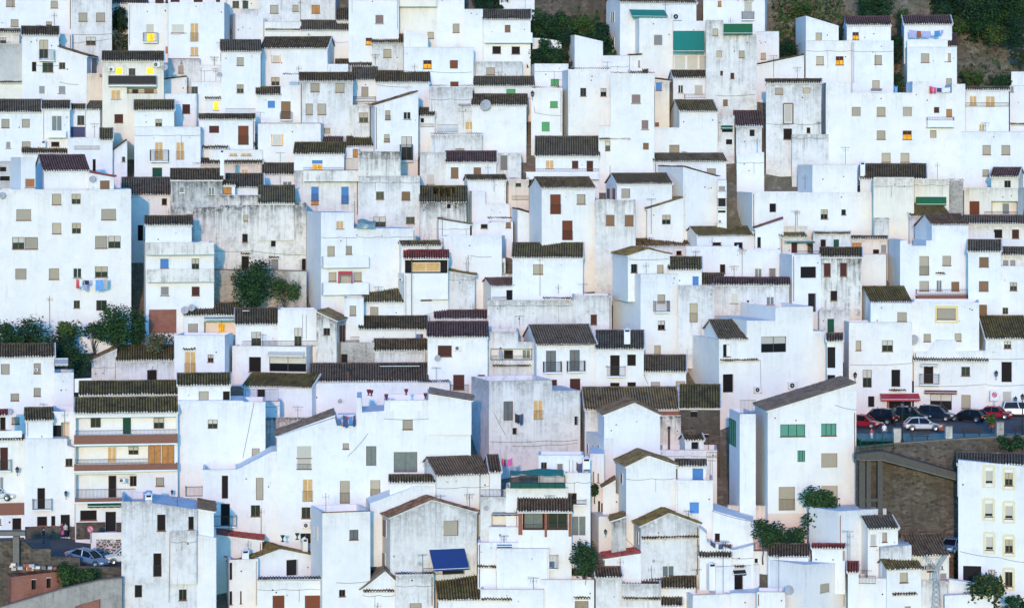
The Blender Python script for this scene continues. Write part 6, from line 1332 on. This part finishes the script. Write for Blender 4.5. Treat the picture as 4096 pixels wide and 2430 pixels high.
# ---------------------------------------------------------------- people
def person(label, u, v, d, h, top, legs, skin='skin', hair='blk', yaw=0.0, step=.12, bag=None, z=None):
    p = pt(u, v, d)
    if z is not None: p.z = z
    s = h / 1.72
    V = [(0, 0, .93), (0, 0, 1.12), (0, .0, 1.36), (0, -.01, 1.47), (0, -.02, 1.55), (0, -.02, 1.66),
         (.17, 0, 1.37), (.24, .02, 1.13), (.25, -.08, .90), (.25, -.11, .82), (-.17, 0, 1.37), (-.24, .02, 1.13), (-.25, -.08, .90), (-.25, -.11, .82),
         (.10, 0, .88), (.11, -step, .48), (.11, -step * .7, .08), (.12, -step * .7 - .15, .03), (-.10, 0, .88), (-.11, step * .4, .48), (-.11, step, .08), (-.12, step - .15, .03)]
    Ed = [(0, 1), (1, 2), (2, 3), (3, 4), (4, 5), (2, 6), (6, 7), (7, 8), (8, 9), (2, 10), (10, 11), (11, 12), (12, 13), (0, 14), (14, 15), (15, 16), (16, 17), (0, 18), (18, 19), (19, 20), (20, 21)]
    Rr = [.15, .135, .16, .06, .085, .085, .07, .05, .038, .03, .07, .05, .038, .03, .095, .065, .045, .04, .095, .065, .045, .04]
    me = bpy.data.meshes.new('person_rig'); me.from_pydata([Vector(q) * s for q in V], Ed, [])
    o = bpy.data.objects.new('person_rig', me); COL.objects.link(o)
    o.modifiers.new('s', 'SKIN')
    for i, r in enumerate(Rr): me.skin_vertices[0].data[i].radius = (r * s, r * s * .8)
    me.skin_vertices[0].data[0].use_root = True
    sd = o.modifiers.new('d', 'SUBSURF'); sd.levels = sd.render_levels = 2
    dg = bpy.context.evaluated_depsgraph_get(); dg.update(); nm = bpy.data.meshes.new_from_object(o.evaluated_get(dg))
    bpy.data.objects.remove(o)
    for k in (skin, top, legs, 'blk'): nm.materials.append(MATS[k])
    for f in nm.polygons:
        c = f.center / s; f.material_index = 0 if c.z > 1.45 else 3 if c.z < .1 else (0 if abs(c.x) > .2 and c.z < 1.15 else 1) if c.z > .93 or abs(c.x) > .19 else 2; f.use_smooth = True
    b = bpy.data.objects.new('person', nm); COL.objects.link(b); b.location = p; b.rotation_euler = (0, 0, yaw); tag(b, label, 'person')
    m = MB(); m.lathe([(.088 * s, 1.62 * s), (.1 * s, 1.68 * s), (.085 * s, 1.75 * s), (.01, 1.78 * s)], hair, c=(0, .0, 0), n=10); m.build('hair', b, smooth=True)
    return b
T(3, 2)
person('standing man in white shirt and blue jeans at the edge of the square', 1136, 1325, dz(1325), 1.78, 'white', 'jean', yaw=.3, z=PZ + .03)
person('child in red and white beside the standing man', 1012, 1318, dz(1318), 1.15, 'signred', 'white', yaw=-.4, z=PZ + .03)
T(0, 3)
person('walking figure in dark clothes on the street', 425, 858, 292.2, 1.7, 'blk', 'navy', yaw=2.6, step=.25)
person('person in pale top and dark skirt stepping out of the brown door', 640, 800, 295.6, 1.62, 'cream', 'blk', yaw=.5)
person('person in a dark top with a pink bag in the brown doorway', 606, 798, 295.9, 1.6, 'maroon', 'navy', yaw=-.3)
m = MB(); p = pt(612, 770, 295.3); m.lathe([(.05, 0), (.16, .05), (.18, .3), (.1, .42)], 'pink', n=10); tag(m.build('shopping_bag', None, p), 'bright pink bag held at the brown doorway', 'bag')
T(1, 2)
person('person in purple leaning on the cluttered upper balcony', 2388, 560, 318.0, 1.6, 'lilac', 'lilac', yaw=.6)

# ---------------------------------------------------------------- camera, light
cam = bpy.data.cameras.new('camera'); co = bpy.data.objects.new('camera', cam); COL.objects.link(co)
co.location = (0, 0, 0); co.rotation_euler = (PI / 2, 0, 0)
cam.sensor_width = 36; cam.lens = 36 * F / 4096; cam.shift_y = -(1215 - YH) / 4096; cam.clip_end = 3000; cam.clip_start = 1
SC.camera = co
AZ, EL = math.radians(3), math.radians(9)
sun = bpy.data.lights.new('sun', 'SUN'); so = bpy.data.objects.new('sun', sun); COL.objects.link(so)
sun.energy = 1.2; sun.angle = math.radians(1.2); sun.color = (1.0, .60, .37)
sd = Vector((-math.sin(AZ) * math.cos(EL), -math.cos(AZ) * math.cos(EL), math.sin(EL)))
so.rotation_euler = sd.to_track_quat('Z', 'Y').to_euler()
w = bpy.data.worlds.new('World'); SC.world = w; w.use_nodes = True; nt = w.node_tree; bg = nt.nodes['Background']
sk = nt.nodes.new('ShaderNodeTexSky'); sk.sky_type = 'NISHITA'; sk.sun_disc = False; sk.sun_elevation = EL
sk.sun_rotation = math.atan2(sd.x, sd.y)
sk.air_density = 1.0; sk.dust_density = .6; sk.ozone_density = 3.0
tint = nt.nodes.new('ShaderNodeMix'); tint.data_type = 'RGBA'; tint.blend_type = 'MULTIPLY'; tint.inputs[0].default_value = 1; tint.inputs[7].default_value = (.40, 1.17, 1.92, 1)   # cool white balance of the dusk sky
nt.links.new(sk.outputs[0], tint.inputs[6]); nt.links.new(tint.outputs[2], bg.inputs[0]); bg.inputs[1].default_value = .128
SC.view_settings.view_transform = 'Standard'; SC.view_settings.look = 'None'; SC.view_settings.exposure = 0.95; SC.view_settings.gamma = 1
SC.cycles.max_bounces = 6; SC.cycles.diffuse_bounces = 3
